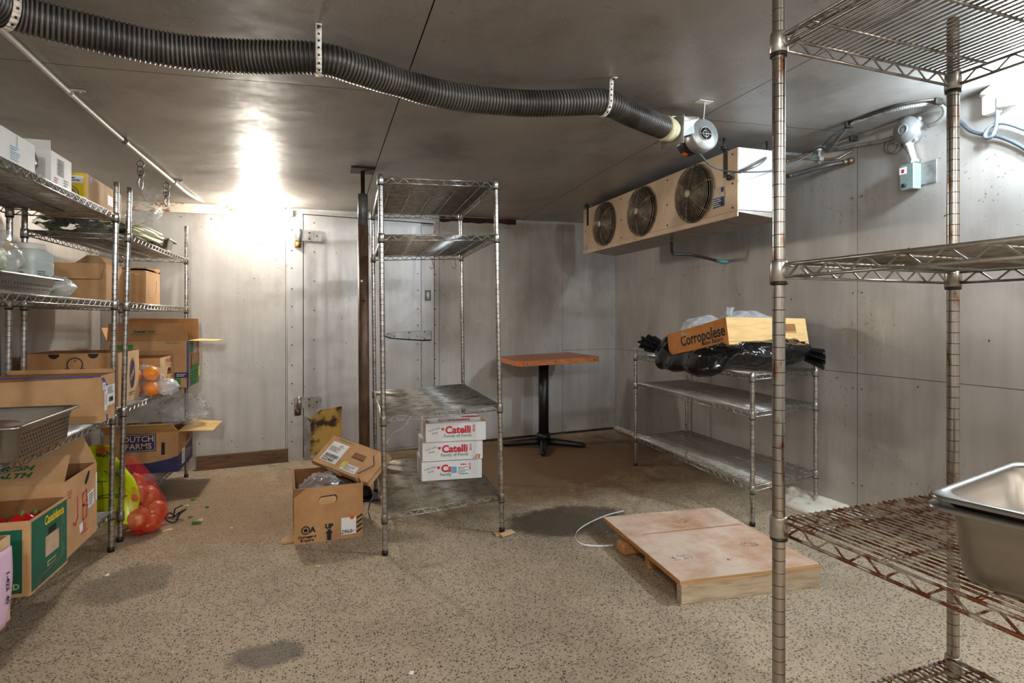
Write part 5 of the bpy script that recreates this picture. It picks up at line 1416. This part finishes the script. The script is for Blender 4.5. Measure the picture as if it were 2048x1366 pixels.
# text on the upper face of the folded front flap
T = hm @ frame((0, 0, .0008), (1, 0, 0), (0, 1, 0), (0, 0, 1))
text('EAT FRESH', fo, T @ Matrix.Translation((-.02, .10, .0)), .040, GREEN, .0016, sx=1.15, shear=.1); text('& HEALTH', fo, T @ Matrix.Translation((-.01, .058, 0)), .040, GREEN, .0016, sx=1.15, shear=.1)
R, F = c.face('R'), c.face('F')
shape(c.body, R, .06, .27, [(-.03, -.022), (-.012, .004), (.016, .022), (.03, .016), (.012, -.014), (-.014, -.03)], INK, 'hand_hole', .0006)
textlines(c.body, R, -.12, .245, .055, .035, 3, REDP, off=.001)
strokes(c.body, R, [[(-.045, .21), (-.045, .13), (-.07, .105), (-.09, .12)], [(.01, .21), (.01, .10)], [(.01, .21), (.05, .215), (.055, .17), (.01, .16)], [(.01, .16), (.055, .15), (.05, .105), (.01, .10)]], .009, REDP, 'red_stamp')
textlines(c.body, R, .03, .065, .08, .05, 4, REDP, off=.001)
rect(c.body, R, .10, .165, .07, .065, PAPER, 'label', .0012, .12); textlines(c.body, R, .10, .165, .055, .05, 5, off=.0022); rect(c.body, R, -.01, .075, .035, .035, PAPER, 'label', .0012, .15)
shape(c.body, F, -.02, .285, [(a, b) for a, b in ringpts(.035, 20) if b < .012], INK, 'hand_hole', .0006); shape(c.body, F, -.2, .285, [(a, b) for a, b in ringpts(.03, 20) if b < .012], INK, 'hand_hole', .0006)
rect(c.body, F, .0, .27, .44, .05, CARD, 'front_panel', .0003); rect(c.body, R, .165, .20, .016, .12, PAPER, 'label', .0008)
m = MB(); m.ball((-1.07, 2.98, zA[3]+.22), .05, 22, 14); tm = single(m, 'tomato', PEPPER, 'red tomato showing inside the open carton with the green slogan', 'tomato', (-1.07, 2.98, zA[3]+.17))
c = bx('green_carton', 'dark green vegetable carton with yellow script on the bottom produce shelf', -1.24, -.935, 2.41, 2.70, zA[3]+.004, .255, mat=CARD, flaps=[('L', .10, 20)], rz=-1.5)
R, F = c.face('R'), c.face('F')
rect(c.body, R, .0, .128, .272, .238, DARKGREEN, 'side_print', .0004); rect(c.body, F, .03, .12, .20, .215, DARKGREEN, 'side_print', .0004)
text('Casablanca', c.body, R @ Matrix.Translation((.03, .218, .0018)), .044, YELLOW, .0016, sx=.78, shear=.15)
shape(c.body, R, .015, .175, [(-.03, -.012), (.03, -.012), (.03, .012), (-.03, .012)], INK, 'hand_hole', .0012)
rect(c.body, R, .015, .125, .105, .072, pm('tan_panel', (206, 176, 146), .7), 'panel', .0012); rect(c.body, R, .01, .06, .065, .018, pm('tan_panel_b', (196, 166, 130), .7), 'panel', .0012); rect(c.body, R, .01, .060, .055, .010, DARKGREEN, 'panel', .002)
strokes(c.body, R, [[(-.10, .005), (-.085, .035), (.09, .045)], [(.09, .045), (.09, .245)]], .003, CARD_IN, 'crease', .0012)
textlines(c.body, R, .11, .19, .028, .05, 4, TEAL, off=.001); textlines(c.body, R, .11, .07, .03, .05, 5, TEAL, off=.001); strokes(c.body, R, [[(.11+a, .128+b) for a, b in ringpts(.010, 14)+[(.010, 0)]]], .002, TEAL, 'logo', .0012)
strokes(c.body, F, [[(.02+a, .10+b) for a, b in ringpts(.032, 20)+[(.032, 0)]], [(-.01, .10), (.05, .10)], [(.02, .07), (.02, .13)], [(0, .08), (.04, .12)], [(0, .12), (.04, .08)]], .003, pm('tan_ink', (206, 186, 150), .6), 'logo', .0012)
text('COOLED', c.body, F @ Matrix.Translation((.07, .035, .0016)), .026, pm('tan_ink_b', (190, 196, 150), .6), .001)
for i, (x, y, z) in enumerate(((-1.03, 2.57, .195), (-1.11, 2.50, .19), (-1.02, 2.65, .175), (-1.14, 2.62, .18))):
    pp = thing('red_pepper', ['shiny red pepper under the yellow script of the green carton', 'red pepper at the near corner inside the green carton', 'red pepper at the far corner inside the green carton', 'red pepper deep inside the green carton'][i], 'pepper', V((x, y, zA[3]+z-.04)), group='peppers in the green carton')
    m = MB(); m.ball((x, y, zA[3]+z), (.05, .048, .044), 26, 16, lambda d, p: p*(1+.07*math.cos(3*math.atan2(d.y, d.x)))); m.build('flesh', PEPPER, pp)
    m = MB(); m.tube([(x, y, zA[3]+z+.036), (x+.006, y, zA[3]+z+.055)], [.009, .006], 8); m.build('stem', LEAF, pp)
c = bx('barcode_carton', 'pale brown carton with a barcode and pink slip at the near end of bottom shelf', -1.30, -.93, 1.90, 2.25, zA[3], .265, mat=CARD_L, flaps=[('L', .10, 40, .02)])
R = c.face('R'); barcode(c.body, R, .115, .20, .04, .05, n=9, vertical=True); textlines(c.body, R, .125, .10, .05, .06, 5, INK, off=.001); rect(c.body, R, .13, .03, .04, .03, CARD, 'panel')
m = MB(); pkx = -.923
m.grid(lambda a, b: (pkx+.010*math.sin(b*3)+.006*a*b, 2.13+.075*a+.02*b, .445-.24*(1-b) - .0), 6, 12); pk = m.build('pink_slip', PINK, c.body)
md = pk.modifiers.new('thick', 'SOLIDIFY'); md.thickness = .0006
PKM = WM[pk.name].inverted() @ frame((pkx+.0145, 2.185, .33), (0, 0, -1), (0, 1, 0), (1, 0, 0))
text('1-422  40', pk, PKM, .026, INK, .0006)

# ------------------------------------------------------------------ produce wall: rack in the corner
zB = [1.572+DK, 1.218+DK, .672+DK, .135+DK]
# top shelf: greens, scallions, small steel pan
rnd = random.Random(11)
gb = thing('greens_bag', 'clear bag of dark leafy greens along the top of the corner rack', 'plastic bag', V((-1.2, 3.66, zB[0])))
m = MB(); m.ball((-1.19, 3.66, zB[0]+.066), (.215, .125, .062), 40, 20, crumple(41, .14, 2.6)); m.build('film', CLEAR, gb)
for i in range(46):
    p = V((rnd.uniform(-1.36, -1.02), rnd.uniform(3.57, 3.74), zB[0]+rnd.uniform(.02, .085)))
    a = rnd.uniform(0, 6.28); sx = rnd.uniform(.03, .055); tl = rnd.uniform(-.6, .6)
    q = Matrix.Translation(p) @ rotz(a) @ Matrix.Rotation(tl, 4, 'X')
    m = MB(); pts = []
    base = len(m.v)
    nn = 12
    vs = [q @ V((0, 0, .006))]+[q @ V((sx*(1+.22*math.sin(5*t*6.28/nn*1.0))*math.cos(t*6.28/nn), .7*sx*(1+.2*math.cos(4*t))*math.sin(t*6.28/nn), .008*math.sin(t*2.1))) for t in range(nn)]
    m.add(vs, [(0, 1+k, 1+(k+1) % nn) for k in range(nn)], 0, True)
    o = m.build('leaf', LEAF if i % 3 else pm('deep_leaf' if i == 0 else 'deep_leaf', (40, 66, 34), .5) if 'deep_leaf' not in MATS else MATS['deep_leaf'], gb)
sc = thing('scallion_bunch', 'bunch of scallions with white root ends on top of the corner rack', 'scallions', V((-1.07, 3.98, zB[0])))
for i in range(60):
    a = rnd.uniform(0, 6.28); r = math.sqrt(rnd.uniform(0, 1)); ox, oz = .10*r*math.cos(a), .055*r*math.sin(a)
    y0 = rnd.uniform(3.72, 3.78); y1 = rnd.uniform(4.10, 4.20)
    p0, p1 = V((-1.10+ox, y0, zB[0]+.07+oz)), V((-1.05+ox*1.25, y1, zB[0]+.062+oz*.9))
    md_ = lerp(p0, p1, .5)+V((rnd.uniform(-.012, .012), 0, rnd.uniform(0, .016)))
    p0.z = max(p0.z, zB[0]+.007); p1.z = max(p1.z, zB[0]+.007)
    m = MB(); m.tube([p0, md_, p1], [.003, .0045, .0055], 6); st_ = m.build('stalk', STALK if i % 4 else LEAF_P, sc)
    m = MB()
    for k in range(3):
        e = p1+V((rnd.uniform(-.012, .012), rnd.uniform(.02, .045), rnd.uniform(-.02, .006))); e.z = max(e.z, zB[0]+.004)
        m.tube([p1, lerp(p1, e, .5)+V((0, 0, .003)), e], .0009, 4)
    m.build('roots', PAINTW, st_)
fb = MB(); fb.ball((-1.05, 4.02, zB[0]+.20), (.13, .16, .08), 44, 22, crumple(51, .30, 2.8))
single(fb, 'clear_bag', CLEAR, 'crumpled clear bag lying over the scallions on the corner rack', 'plastic bag', (-1.05, 4.02, zB[0]+.12))
m = MB(); q = V((-.98, 4.06, zB[0]+.26))
m.grid(lambda a, b: q+V((.10*(a-.5)*(.3+b), .14*(a-.5)*(.3+b)*.6+.05*b, .11*b+.012*math.sin(a*14)*b)), 20, 10); single(m, 'bag_mouth', CLEAR_W, 'frilled open mouth of clear bag standing over the scallions', 'plastic bag', q)
pan('small_pan', 'small steel pan beside the scallions on top of the corner rack', Mz(-1.0, 4.36, zB[0], 2), .17, .27, .072)
# second shelf: two open cartons
c = bx('plain_carton', 'plain open carton with folded front flap on second shelf of the corner rack', -1.345, -1.085, 3.62, 3.92, zB[1], .205, mat=CARD, rz=2, flaps=[('F', .085, 168, .02), ('B', .07, -10, .09), ('R', .05, -40)])
c = bx('torn_carton', 'tall open carton with torn top edge on second shelf of the corner rack', -1.30, -.985, 3.985, 4.30, zB[1], .21, mat=CARD, rz=0)
R, F = c.face('R'), c.face('F')
m = MB(); rr = random.Random(9)
for fm_, L in ((F, .315), (R, .315)):
    n = 14; pts = [(-L/2+L*k/n, .21+rr.uniform(-.002, .012)) for k in range(n+1)]
    m.plate([(-L/2, .20)]+[(L/2, .20)]+pts[::-1], .004, fm_ @ Matrix.Translation((0, 0, -.004)))
m.plate([(-.03, .215), (.11, .20), (.17, .222), (.12, .232)], .003, R @ Matrix.Translation((0, 0, .002)) @ Matrix.Rotation(.5, 4, 'X') if False else R @ Matrix.Translation((0, 0, -.002)))
m.build('torn_edge', CARD_D, c.body, local=True)
strokes(c.body, R, [[(.06, .07), (.075, .15)]], .004, INK_GREY, 'scuff'); 
m = MB(); m.plate([(-.02, .205), (.12, .17), (.13, .178), (-.0, .216)], .003, frame((0, -.16, 0), (1, 0, 0), (0, 0, 1), (0, -1, 0))); m.build('torn_strip', CARD_L, c.body, local=True)
# third shelf
c = bx('fruit_logo_carton', 'long fruit carton with blue round fruit drawing and oval badge on the corner rack', -1.42, -1.005, 3.55, 3.92, zB[2], .282, mat=CARD_D, flaps=[])
F, R = c.face('F'), c.face('R')
rect(c.body, R, 0, .141, .365, .278, CARD_L, 'side_print', .0004)
LX, LY = .0175, .030
fr_ = [(LX+a, .195+LY+b) for a, b in ringpts(.034, 22)+[(.034, 0)]]
sh_ = lambda L: [(x-.055+LX, y+LY) for x, y in L]
strokes(c.body, F, [fr_]+[sh_(q) for q in ([(.055, .16), (.055, .145)], [(.055, .148), (.03, .155), (.01, .146), (.03, .138), (.055, .148)], [(.055, .148), (.08, .155), (.10, .146), (.08, .138), (.055, .148)], [(.035, .165), (.015, .175)], [(.075, .165), (.095, .175)], [(.055, .212), (.058, .216)])], .005, NAVY, 'fruit_logo')
for x in (-.0725, .0975): shape(c.body, F, x, .279, [(a, b) for a, b in ringpts(.024, 20) if b < .003], INK, 'finger_notch', .0006)
rect(c.body, F, -.185, .13, .03, .02, NAVY, 'print')
shape(c.body, R, .055, .155, ringpts(.085, 30, .62, 1), NAVY, 'oval_badge', .0012); strokes(c.body, R, [[(.055+a, .155+b) for a, b in ringpts(.078, 30, .62, 1)+[(.078*.62, 0)]]], .003, CARD_L, 'oval_line', .002)
strokes(c.body, R, [[(.02, .125), (.035, .15), (.045, .14), (.055, .165), (.062, .15), (.075, .18), (.085, .185)], [(.03, .12), (.06, .14), (.085, .17)]], .006, CARD_L, 'script_logo', .0022)
textlines(c.body, R, .05, .045, .11, .022, 2, NAVY, off=.0012); shape(c.body, R, .06, .075, ringpts(.015, 14, 1.4, .8), PAINTW, 'print', .0012)
of = thing('fruit_bag', 'clear bag of oranges spilling over the shelf edge of the corner rack', 'plastic bag', V((-.98, 3.975, zB[2])))
for i, (x, y, z) in enumerate(((-.955, 3.972, .135), (-.955, 3.975, .045), (-1.05, 3.975, .045), (-1.045, 3.975, .125))):
    m = MB(); m.ball((x, y, zB[2]+z), .043, 22, 14)
    single(m, 'orange_fruit', ORANGE_F, ['bright orange on top of the fruit bag on the corner rack', 'orange at the bottom of the fruit bag by the shelf edge', 'orange at the bottom of the fruit bag away from the shelf edge', 'orange tucked behind the topmost one in the fruit bag'][i], 'orange', (x, y, zB[2]+z-.043), 'oranges in the bag')
m = MB(); m.ball((-.99, 3.978, zB[2]+.092), (.105, .056, .096), 34, 20, crumple(61, .12, 2.4)); m.build('film', CLEAR, of)
m = MB(); m.ball((-.885, 4.03, zB[2]+.05), (.060, .075, .048), 34, 18, crumple(64, .38, 3.2)); m.build('knotted_end', CLEAR_W, of)
c = bx('pepper_carton', 'small produce carton with red brush lettering on the corner rack', -1.26, -.925, 4.04, 4.365, zB[2], .222, mat=CARD_D, flaps=[('B', .03, 10)])
R = c.face('R'); rect(c.body, R, 0, .111, .322, .220, pm('cream_card', (226, 190, 146), .7, spec=.2), 'side_print', .0004)
text('DIVINE', c.body, R @ Matrix.Translation((.06, .192, .0016)) @ rotz(.06), .046, REDP, .0006, sx=1.25); rect(c.body, R, .06, .165, .15, .003, REDP, 'underline', .0012)
shape(c.body, R, .06, .128, [(-.05, -.018), (.05, -.018), (.04, .016), (0, .024), (-.04, .014)], INK, 'hand_hole', .0012); shape(c.body, R, .055, .120, ringpts(.018, 14, 1.6, .6), PEPPER, 'pepper_in_hole', .002)
shape(c.body, R, -.09, .075, [(-.008, -.03), (.008, -.03), (.008, .03), (-.008, .03)], INK, 'slot', .0012)
strokes(c.body, R, [[(.0+a, .055+b) for a, b in ringpts(.032, 20, 1.2, 1)+[(.032*1.2, 0)]]], .004, REDP, 'fruit_drawing', .0012)
strokes(c.body, R, [[(.04, .03), (.07, .05), (.12, .055)], [(.05, .02), (.08, .035), (.14, .03)], [(.0, .09), (.01, .10)]], .006, INK, 'leaf_drawing', .0012)
shape(c.body, R, .10, .09, [(.022*math.cos(a*math.pi/8)*(1 if a % 2 else .6), .022*math.sin(a*math.pi/8)*(1 if a % 2 else .6)) for a in range(16)], YELLOW, 'star_print', .0012)
c = bx('flapped_carton', 'large carton with blue corner and green print, flaps standing open, on the corner rack', -1.31, -.84, 4.40, 4.772, zB[2], .312, mat=CARD, flaps=[('F', .118, 6, .014, CARD_D), ('B', .150, -2, .004, CARD_D), ('R', .16, 92, .02, CARD_Y), ('L', .10, 30, .06)])
F, R = c.face('F'), c.face('R')
fo, hm = c.flaps[0]
text('THANK YOU', fo, hm @ Matrix.Translation((-.02, .062, .0008)) , .022, GREEN, .0012); strokes(fo, hm, [[(-.10, .043), (.08, .045)], [(-.10, .05), (-.06, .05)]], .003, INK_GREY, 'rule', .0006)
rect(c.body, F, -.15, .26, .13, .06, GREEN_L, 'print'); textlines(c.body, F, .17, .30, .14, .012, 1, GREEN_L, off=.001)
rect(c.body, F, .195, .085, .085, .036, NAVY, 'print'); textlines(c.body, F, .195, .085, .06, .022, 2, PAPER, off=.0018); rect(c.body, F, .17, .03, .04, .07, GREEN_L, 'print')
rect(c.body, F, .230, .155, .009, .308, BLUE, 'blue_corner', .0006); rect(c.body, R, -.1805, .155, .009, .308, BLUE, 'blue_corner', .0006)
rect(c.body, R, .02, .075, .30, .14, GREEN_L, 'print', .0006); textlines(c.body, R, .02, .06, .24, .09, 4, GREEN, off=.0014); rect(c.body, R, -.10, .27, .11, .08, GREEN_L, 'print', .0006)
rect(c.body, R, .02, .262, .10, .075, PAPER, 'label', .0014); textlines(c.body, R, .02, .262, .08, .06, 5, off=.0024); rect(c.body, R, .165, .10, .03, .10, YELLOW, 'print', .001)
for x in (-.09, .16): shape(c.body, R, x, .17, [(-.008, -.05), (.008, -.05), (.008, .05), (-.008, .05)], INK, 'slot', .0014)
# bottom shelf: big carton with a dark blue base and film bag
c = bx('blue_base_carton', 'large open carton with dark blue base on the bottom of the corner rack', -1.30, -.885, 4.33, 4.772, zB[3], .262, mat=CARD_D, flaps=[('F', .15, 62, .01, CARD_Y), ('R', .20, 94, .03, CARD_Y)])
F, R = c.face('F'), c.face('R')
m = MB(); m.plate([(-.207, .0), (.207, .0), (.207, .105), (.16, .088), (.04, .066), (-.207, .066)], .0006, F @ Matrix.Translation((0, 0, .0004))); m.plate([(-.222, 0), (.222, 0), (.222, .15), (.1, .13), (-.222, .105)], .0006, R @ Matrix.Translation((0, 0, .0004))); m.build('blue_print', NAVY, c.body, local=True)
rect(c.body, F, -.02, .20, .20, .115, NAVY, 'sign_print'); strokes(c.body, F, [[(-.112, .15), (.072, .15), (.072, .25), (-.112, .25), (-.112, .15)]], .003, CARD_L, 'sign_border', .0014)
text('DUTCH', c.body, F @ Matrix.Translation((-.02, .222, .0018)), .050, CARD_L, .0006); text('FARMS', c.body, F @ Matrix.Translation((-.02, .176, .0018)), .050, CARD_L, .0006)
shape(c.body, F, .12, .155, [(-.010, -.04), (.010, -.04), (.010, .04), (-.010, .04)], INK, 'slot', .0010)
rect(c.body, R, -.08, .075, .09, .10, PAPER, 'label', .0014); textlines(c.body, R, -.08, .075, .07, .08, 6, SKYBLUE, off=.0024); textlines(c.body, R, .09, .07, .2, .07, 4, CARD, off=.0014)
strokes(c.body, R, [[(.0+i*.045, .15), (.02+i*.045, .20), (.045+i*.045, .15)] for i in range(3)], .006, NAVY, 'wave_print', .0012)
shape(c.body, R, .2, .21, [(-.010, -.05), (.010, -.05), (.010, .05), (-.010, .05)], INK, 'slot', .0012)
m = MB(); m.ball((-.90, 4.58, zB[3]+.372), (.15, .18, .095), 60, 32, crumple(71, .32, 2.7)); single(m, 'film_bag', CLEAR, 'big crumpled clear bag bursting out of the carton with the dark blue base', 'plastic bag', (-.90, 4.58, zB[3]+.28))
m = MB(); m.ball((-1.13, 4.52, zB[3]+.24), (.15, .13, .05), 40, 20, crumple(75, .28, 3)); single(m, 'herb_bag', CLEAR_W, 'flattened bag with a little green in the carton with the dark blue base', 'plastic bag', (-1.13, 4.52, zB[3]+.2))
m = MB(); m.ball((-1.08, 4.50, zB[3]+.27), (.05, .045, .025), 18, 10, crumple(77, .3, 3)); single(m, 'green_herbs', LEAF, 'small clump of green herbs in the carton with the dark blue base', 'herbs', (-1.08, 4.5, zB[3]+.25))

# ------------------------------------------------------------------ net bag of onions
nb = thing('onion_bag', 'red net bag of onions with lime yellow label sagging to the floor by the racks', 'onion bag', V((-.93, 3.63, 0)))
on = [(-.925, 3.575, .098, .062), (-.862, 3.665, .098, .060), (-.905, 3.70, .175, .056), (-.945, 3.66, .062, .055), (-.93, 3.60, .215, .050), (-.955, 3.66, .262, .050), (-.87, 3.60, .055, .050)]
for i, (x, y, z, r) in enumerate(on):
    oo = thing('onion', ['large brown onion at the front of the red net', 'brown onion at the floor side of net, away from the racks', 'brown onion above the two largest in the red net', 'brown onion low at the back of the red net', 'brown onion right under the lime label', 'topmost brown onion in the red net', 'small brown onion touching the floor in the net'][i], 'onion', V((x, y, z-r)), group='onions in the net bag')
    m = MB(); rm = Matrix.Rotation(i*1.3, 4, 'X') @ rotz(i)
    m.ball((0, 0, 0), (r, r, r*.93), 26, 18, lambda d, p: p*(1+.16*max(0, abs(d.z)-.86)/.14)); m.v = [rm @ p+V((x, y, z)) for p in m.v]; m.build('bulb', ONION, oo)
    m = MB(); t0 = rm @ V((0, 0, r*1.0))+V((x, y, z)); t1 = rm @ V((0, 0, r*1.18))+V((x, y, z)); m.tube([t0, t1], [.009, .004], 8); m.build('neck', CARD_Y, oo)
# the net: rings of a sagging sack
prof = [(-.905, 3.635, .003, .045, .055), (-.905, 3.635, .02, .088, .098), (-.902, 3.635, .085, .108, .118), (-.905, 3.64, .15, .104, .112), (-.93, 3.645, .22, .088, .10), (-.955, 3.65, .30, .07, .09), (-.985, 3.64, .37, .06, .08), (-1.01, 3.62, .42, .04, .06)]
m = MB(); nn = 40
for j, (x, y, z, rx, ry) in enumerate(prof):
    for k in range(nn):
        a = k*6.2832/nn; w = 1+.05*math.sin(a*7+j)+.08*noise.noise(V((math.cos(a)*2, math.sin(a)*2, z*9)))
        m.v.append(V((x+rx*w*math.cos(a), y+ry*w*math.sin(a), z)))
for j in range(len(prof)-1):
    for k in range(nn): m.f.append([j*nn+k, j*nn+(k+1) % nn, (j+1)*nn+(k+1) % nn, (j+1)*nn+k]); m.m.append(0); m.sm.append(True)
m.f.append(list(range(nn))[::-1]); m.m.append(0); m.sm.append(True)
m.build('net', NET, nb)
# lime label wrapped round the net
m = MB()
def labfn(a, b):
    s = lerp(-.16, .115, a)
    z = lerp(.085, .475, b); y = 3.545+.02*math.sin(a*5)+.012*math.sin(b*8+a*6)+.04*b+.03*max(0, a-.75)
    x = -1.065+s*(1-.35*max(0, b-.6)/.4)+.012*math.sin(b*5)+.05*(1-b)*a
    if a > .82: x -= .05*((b-.45))**2*4*(a-.82)/.18
    return V((x, y, z+.02*math.sin(a*3.1)*b))
m.grid(labfn, 26, 26); lo = m.build('lime_label', LIMEBAG, nb); md = lo.modifiers.new('thick', 'SOLIDIFY'); md.thickness = .0015
LBM = WM[nb.name].inverted()
def labM(a, b):
    p = labfn(a, b); dx = (labfn(a+.02, b)-p).normalized(); dz = (labfn(a, b+.02)-p).normalized(); n_ = dx.cross(dz).normalized()
    return LBM @ frame(p+n_*.002, dx, n_.cross(dx), n_)
text('ONIONS', lo, labM(.5, .88), .05, GREEN, .002); text('YELLOW', lo, labM(.62, .62), .036, GREEN, .001)
for a, b, w in ((.4, .5, .2), (.55, .34, .16)): strokes(lo, labM(a, b), [[(-w/2, .0), (0, .012), (w/2, 0)]], .006, GREEN_L, 'print')
shape(lo, labM(.6, .93), 0, 0, [(-.05, -.02), (.05, -.02), (.03, .02), (-.03, .02)], pm('label_orange', (244, 140, 40), .4), 'print')
rect(lo, labM(.45, .33), 0, 0, .22, .004, INK, 'fold_line')

# ------------------------------------------------------------------ litter on the floor
rnd = random.Random(33)
def scrap(u, v, r, mat, name, label, cat, th=.004, group=None, thin=1.):
    p = onz(u, v, 0); m = MB(); n = 9; a0 = rnd.uniform(0, 6)
    pts = [(r*rnd.uniform(.55, 1.15)*math.cos(k*6.283/n), r*thin*rnd.uniform(.55, 1.15)*math.sin(k*6.283/n)) for k in range(n)]
    vs = [V((0, 0, th*1.6))]+[V((x, y, th*rnd.uniform(.2, 1.5))) for x, y in pts]+[V((x, y, 0)) for x, y in pts]
    m.add(vs, [(0, 1+k, 1+(k+1) % n) for k in range(n)]+[(1+k, 1+n+k, 1+n+(k+1) % n, 1+(k+1) % n) for k in range(n)]+[[1+n+k for k in range(n)][::-1]], 0, False, Matrix.Translation(p+V((0, 0, .001))) @ rotz(a0))
    return single(m, name, mat, label, cat, p+V((0, 0, .001)), group)
scrap(547, 931, .05, LEAF_P, 'lettuce_scrap', 'lime green lettuce scrap on the floor against the back wall board', 'leaf scrap', thin=.3)
scrap(575, 1084, .042, CARD_L, 'torn_card', 'torn light cardboard scrap at the foot of the tall brown carton', 'cardboard scrap', .022)
scrap(336, 1061, .036, CARD_L, 'onion_peel', 'papery onion peel on the floor under the net bag', 'peel', .004, None, .5)
scrap(393, 1048, .026, LEAF, 'leaf_scrap', 'green stalk scrap on the floor, the one nearest the tall carton', 'leaf scrap', .012, 'green scraps by the onion bag', .4)
scrap(400, 1043, .018, CARD_L, 'onion_peel', 'curl of onion peel lying on the green stalk scrap', 'peel', .010)
scrap(380, 1035, .016, LEAF, 'leaf_scrap', 'green leaf scrap nearest the black twist of plastic on the floor', 'leaf scrap', .005, 'green scraps by the onion bag')
scrap(386, 1000, .020, LEAF, 'leaf_scrap', 'green leaf scrap in the shadow near the blue based carton', 'leaf scrap', .005, 'green scraps by the onion bag')
scrap(415, 1015, .020, LEAF, 'leaf_scrap', 'green leaf scrap farthest out from the racks on the floor', 'leaf scrap', .005, 'green scraps by the onion bag', .6)
scrap(372, 1013, .016, LEAF_P, 'leaf_scrap', 'pale leaf scrap on the floor beside the onion bag', 'leaf scrap', .004, 'green scraps by the onion bag')
scrap(463, 1057, .020, CARD_L, 'onion_peel', 'small tan peel alone on the floor between onions and tall carton', 'peel', .003, None, .5)
scrap(257, 1099, .014, ONION, 'carrot_scrap', 'small orange scrap on the floor before the front rack post', 'food scrap', .004)
scrap(214, 1151, .012, PAPER, 'paper_scrap', 'tiny white paper scrap on the dark patch of floor by racks', 'paper scrap', .004)
scrap(636, 1134, .016, CARD_L, 'wood_chip', 'tan wood chip on the floor in front of the tall carton', 'wood chip', .004, None, .6)
scrap(822, 1347, .010, PAPER, 'paper_scrap', 'tiny white paper scrap alone on the open floor near the viewer', 'paper scrap', .004)
scrap(276, 1129, .014, LEAF, 'leaf_scrap', 'thin dark green sliver on the open floor near the front rack', 'leaf scrap', .003, None, .3)
p = onz(345, 1042, 0); m = MB()
pts = [p+V((.055*math.cos(a)*(1+.3*math.sin(3*a)), .05*math.sin(a), .03+.025*math.sin(2*a+1))) for a in [k*6.283/22 for k in range(22)]]
m.tube(pts, .005, 7, closed=True); m.tube([pts[2], p+V((.02, .01, .02)), p+V((-.01, -.02, .055)), pts[14]], .005, 7); m.tube([pts[6], p+V((.0, .06, .05)), p+V((.04, .05, .07))], .004, 7)
lowz = min(q.z for q in m.v); m.v = [q-V((0, 0, lowz-.002)) for q in m.v]
single(m, 'plastic_twist', BLACKPL, 'black twist of plastic on the floor beside the onion bag', 'litter', p)

flush_text()
# ------------------------------------------------------------------ camera, world, colour
cam = bpy.data.cameras.new('camera'); co = bpy.data.objects.new('camera', cam); COL.objects.link(co)
co.location = (0, 0, CH); co.rotation_euler = (math.radians(90), 0, -YAW)
cam.sensor_width = 36; cam.lens = FPX/2048*36; cam.shift_y = -(683-HV)/2048; cam.clip_start = .02
S.camera = co
w = bpy.data.worlds.new('world'); S.world = w; w.use_nodes = True
w.node_tree.nodes['Background'].inputs[0].default_value = (.5, .5, .5, 1); w.node_tree.nodes['Background'].inputs[1].default_value = .0
S.cycles.max_bounces = 9; S.cycles.diffuse_bounces = 4; S.cycles.glossy_bounces = 4; S.cycles.transparent_max_bounces = 14; S.cycles.sample_clamp_indirect = 6
S.view_settings.view_transform = 'Standard'; S.view_settings.look = 'None'; S.view_settings.gamma = 1; S.view_settings.use_curve_mapping = False
S.view_settings.exposure = 1.42
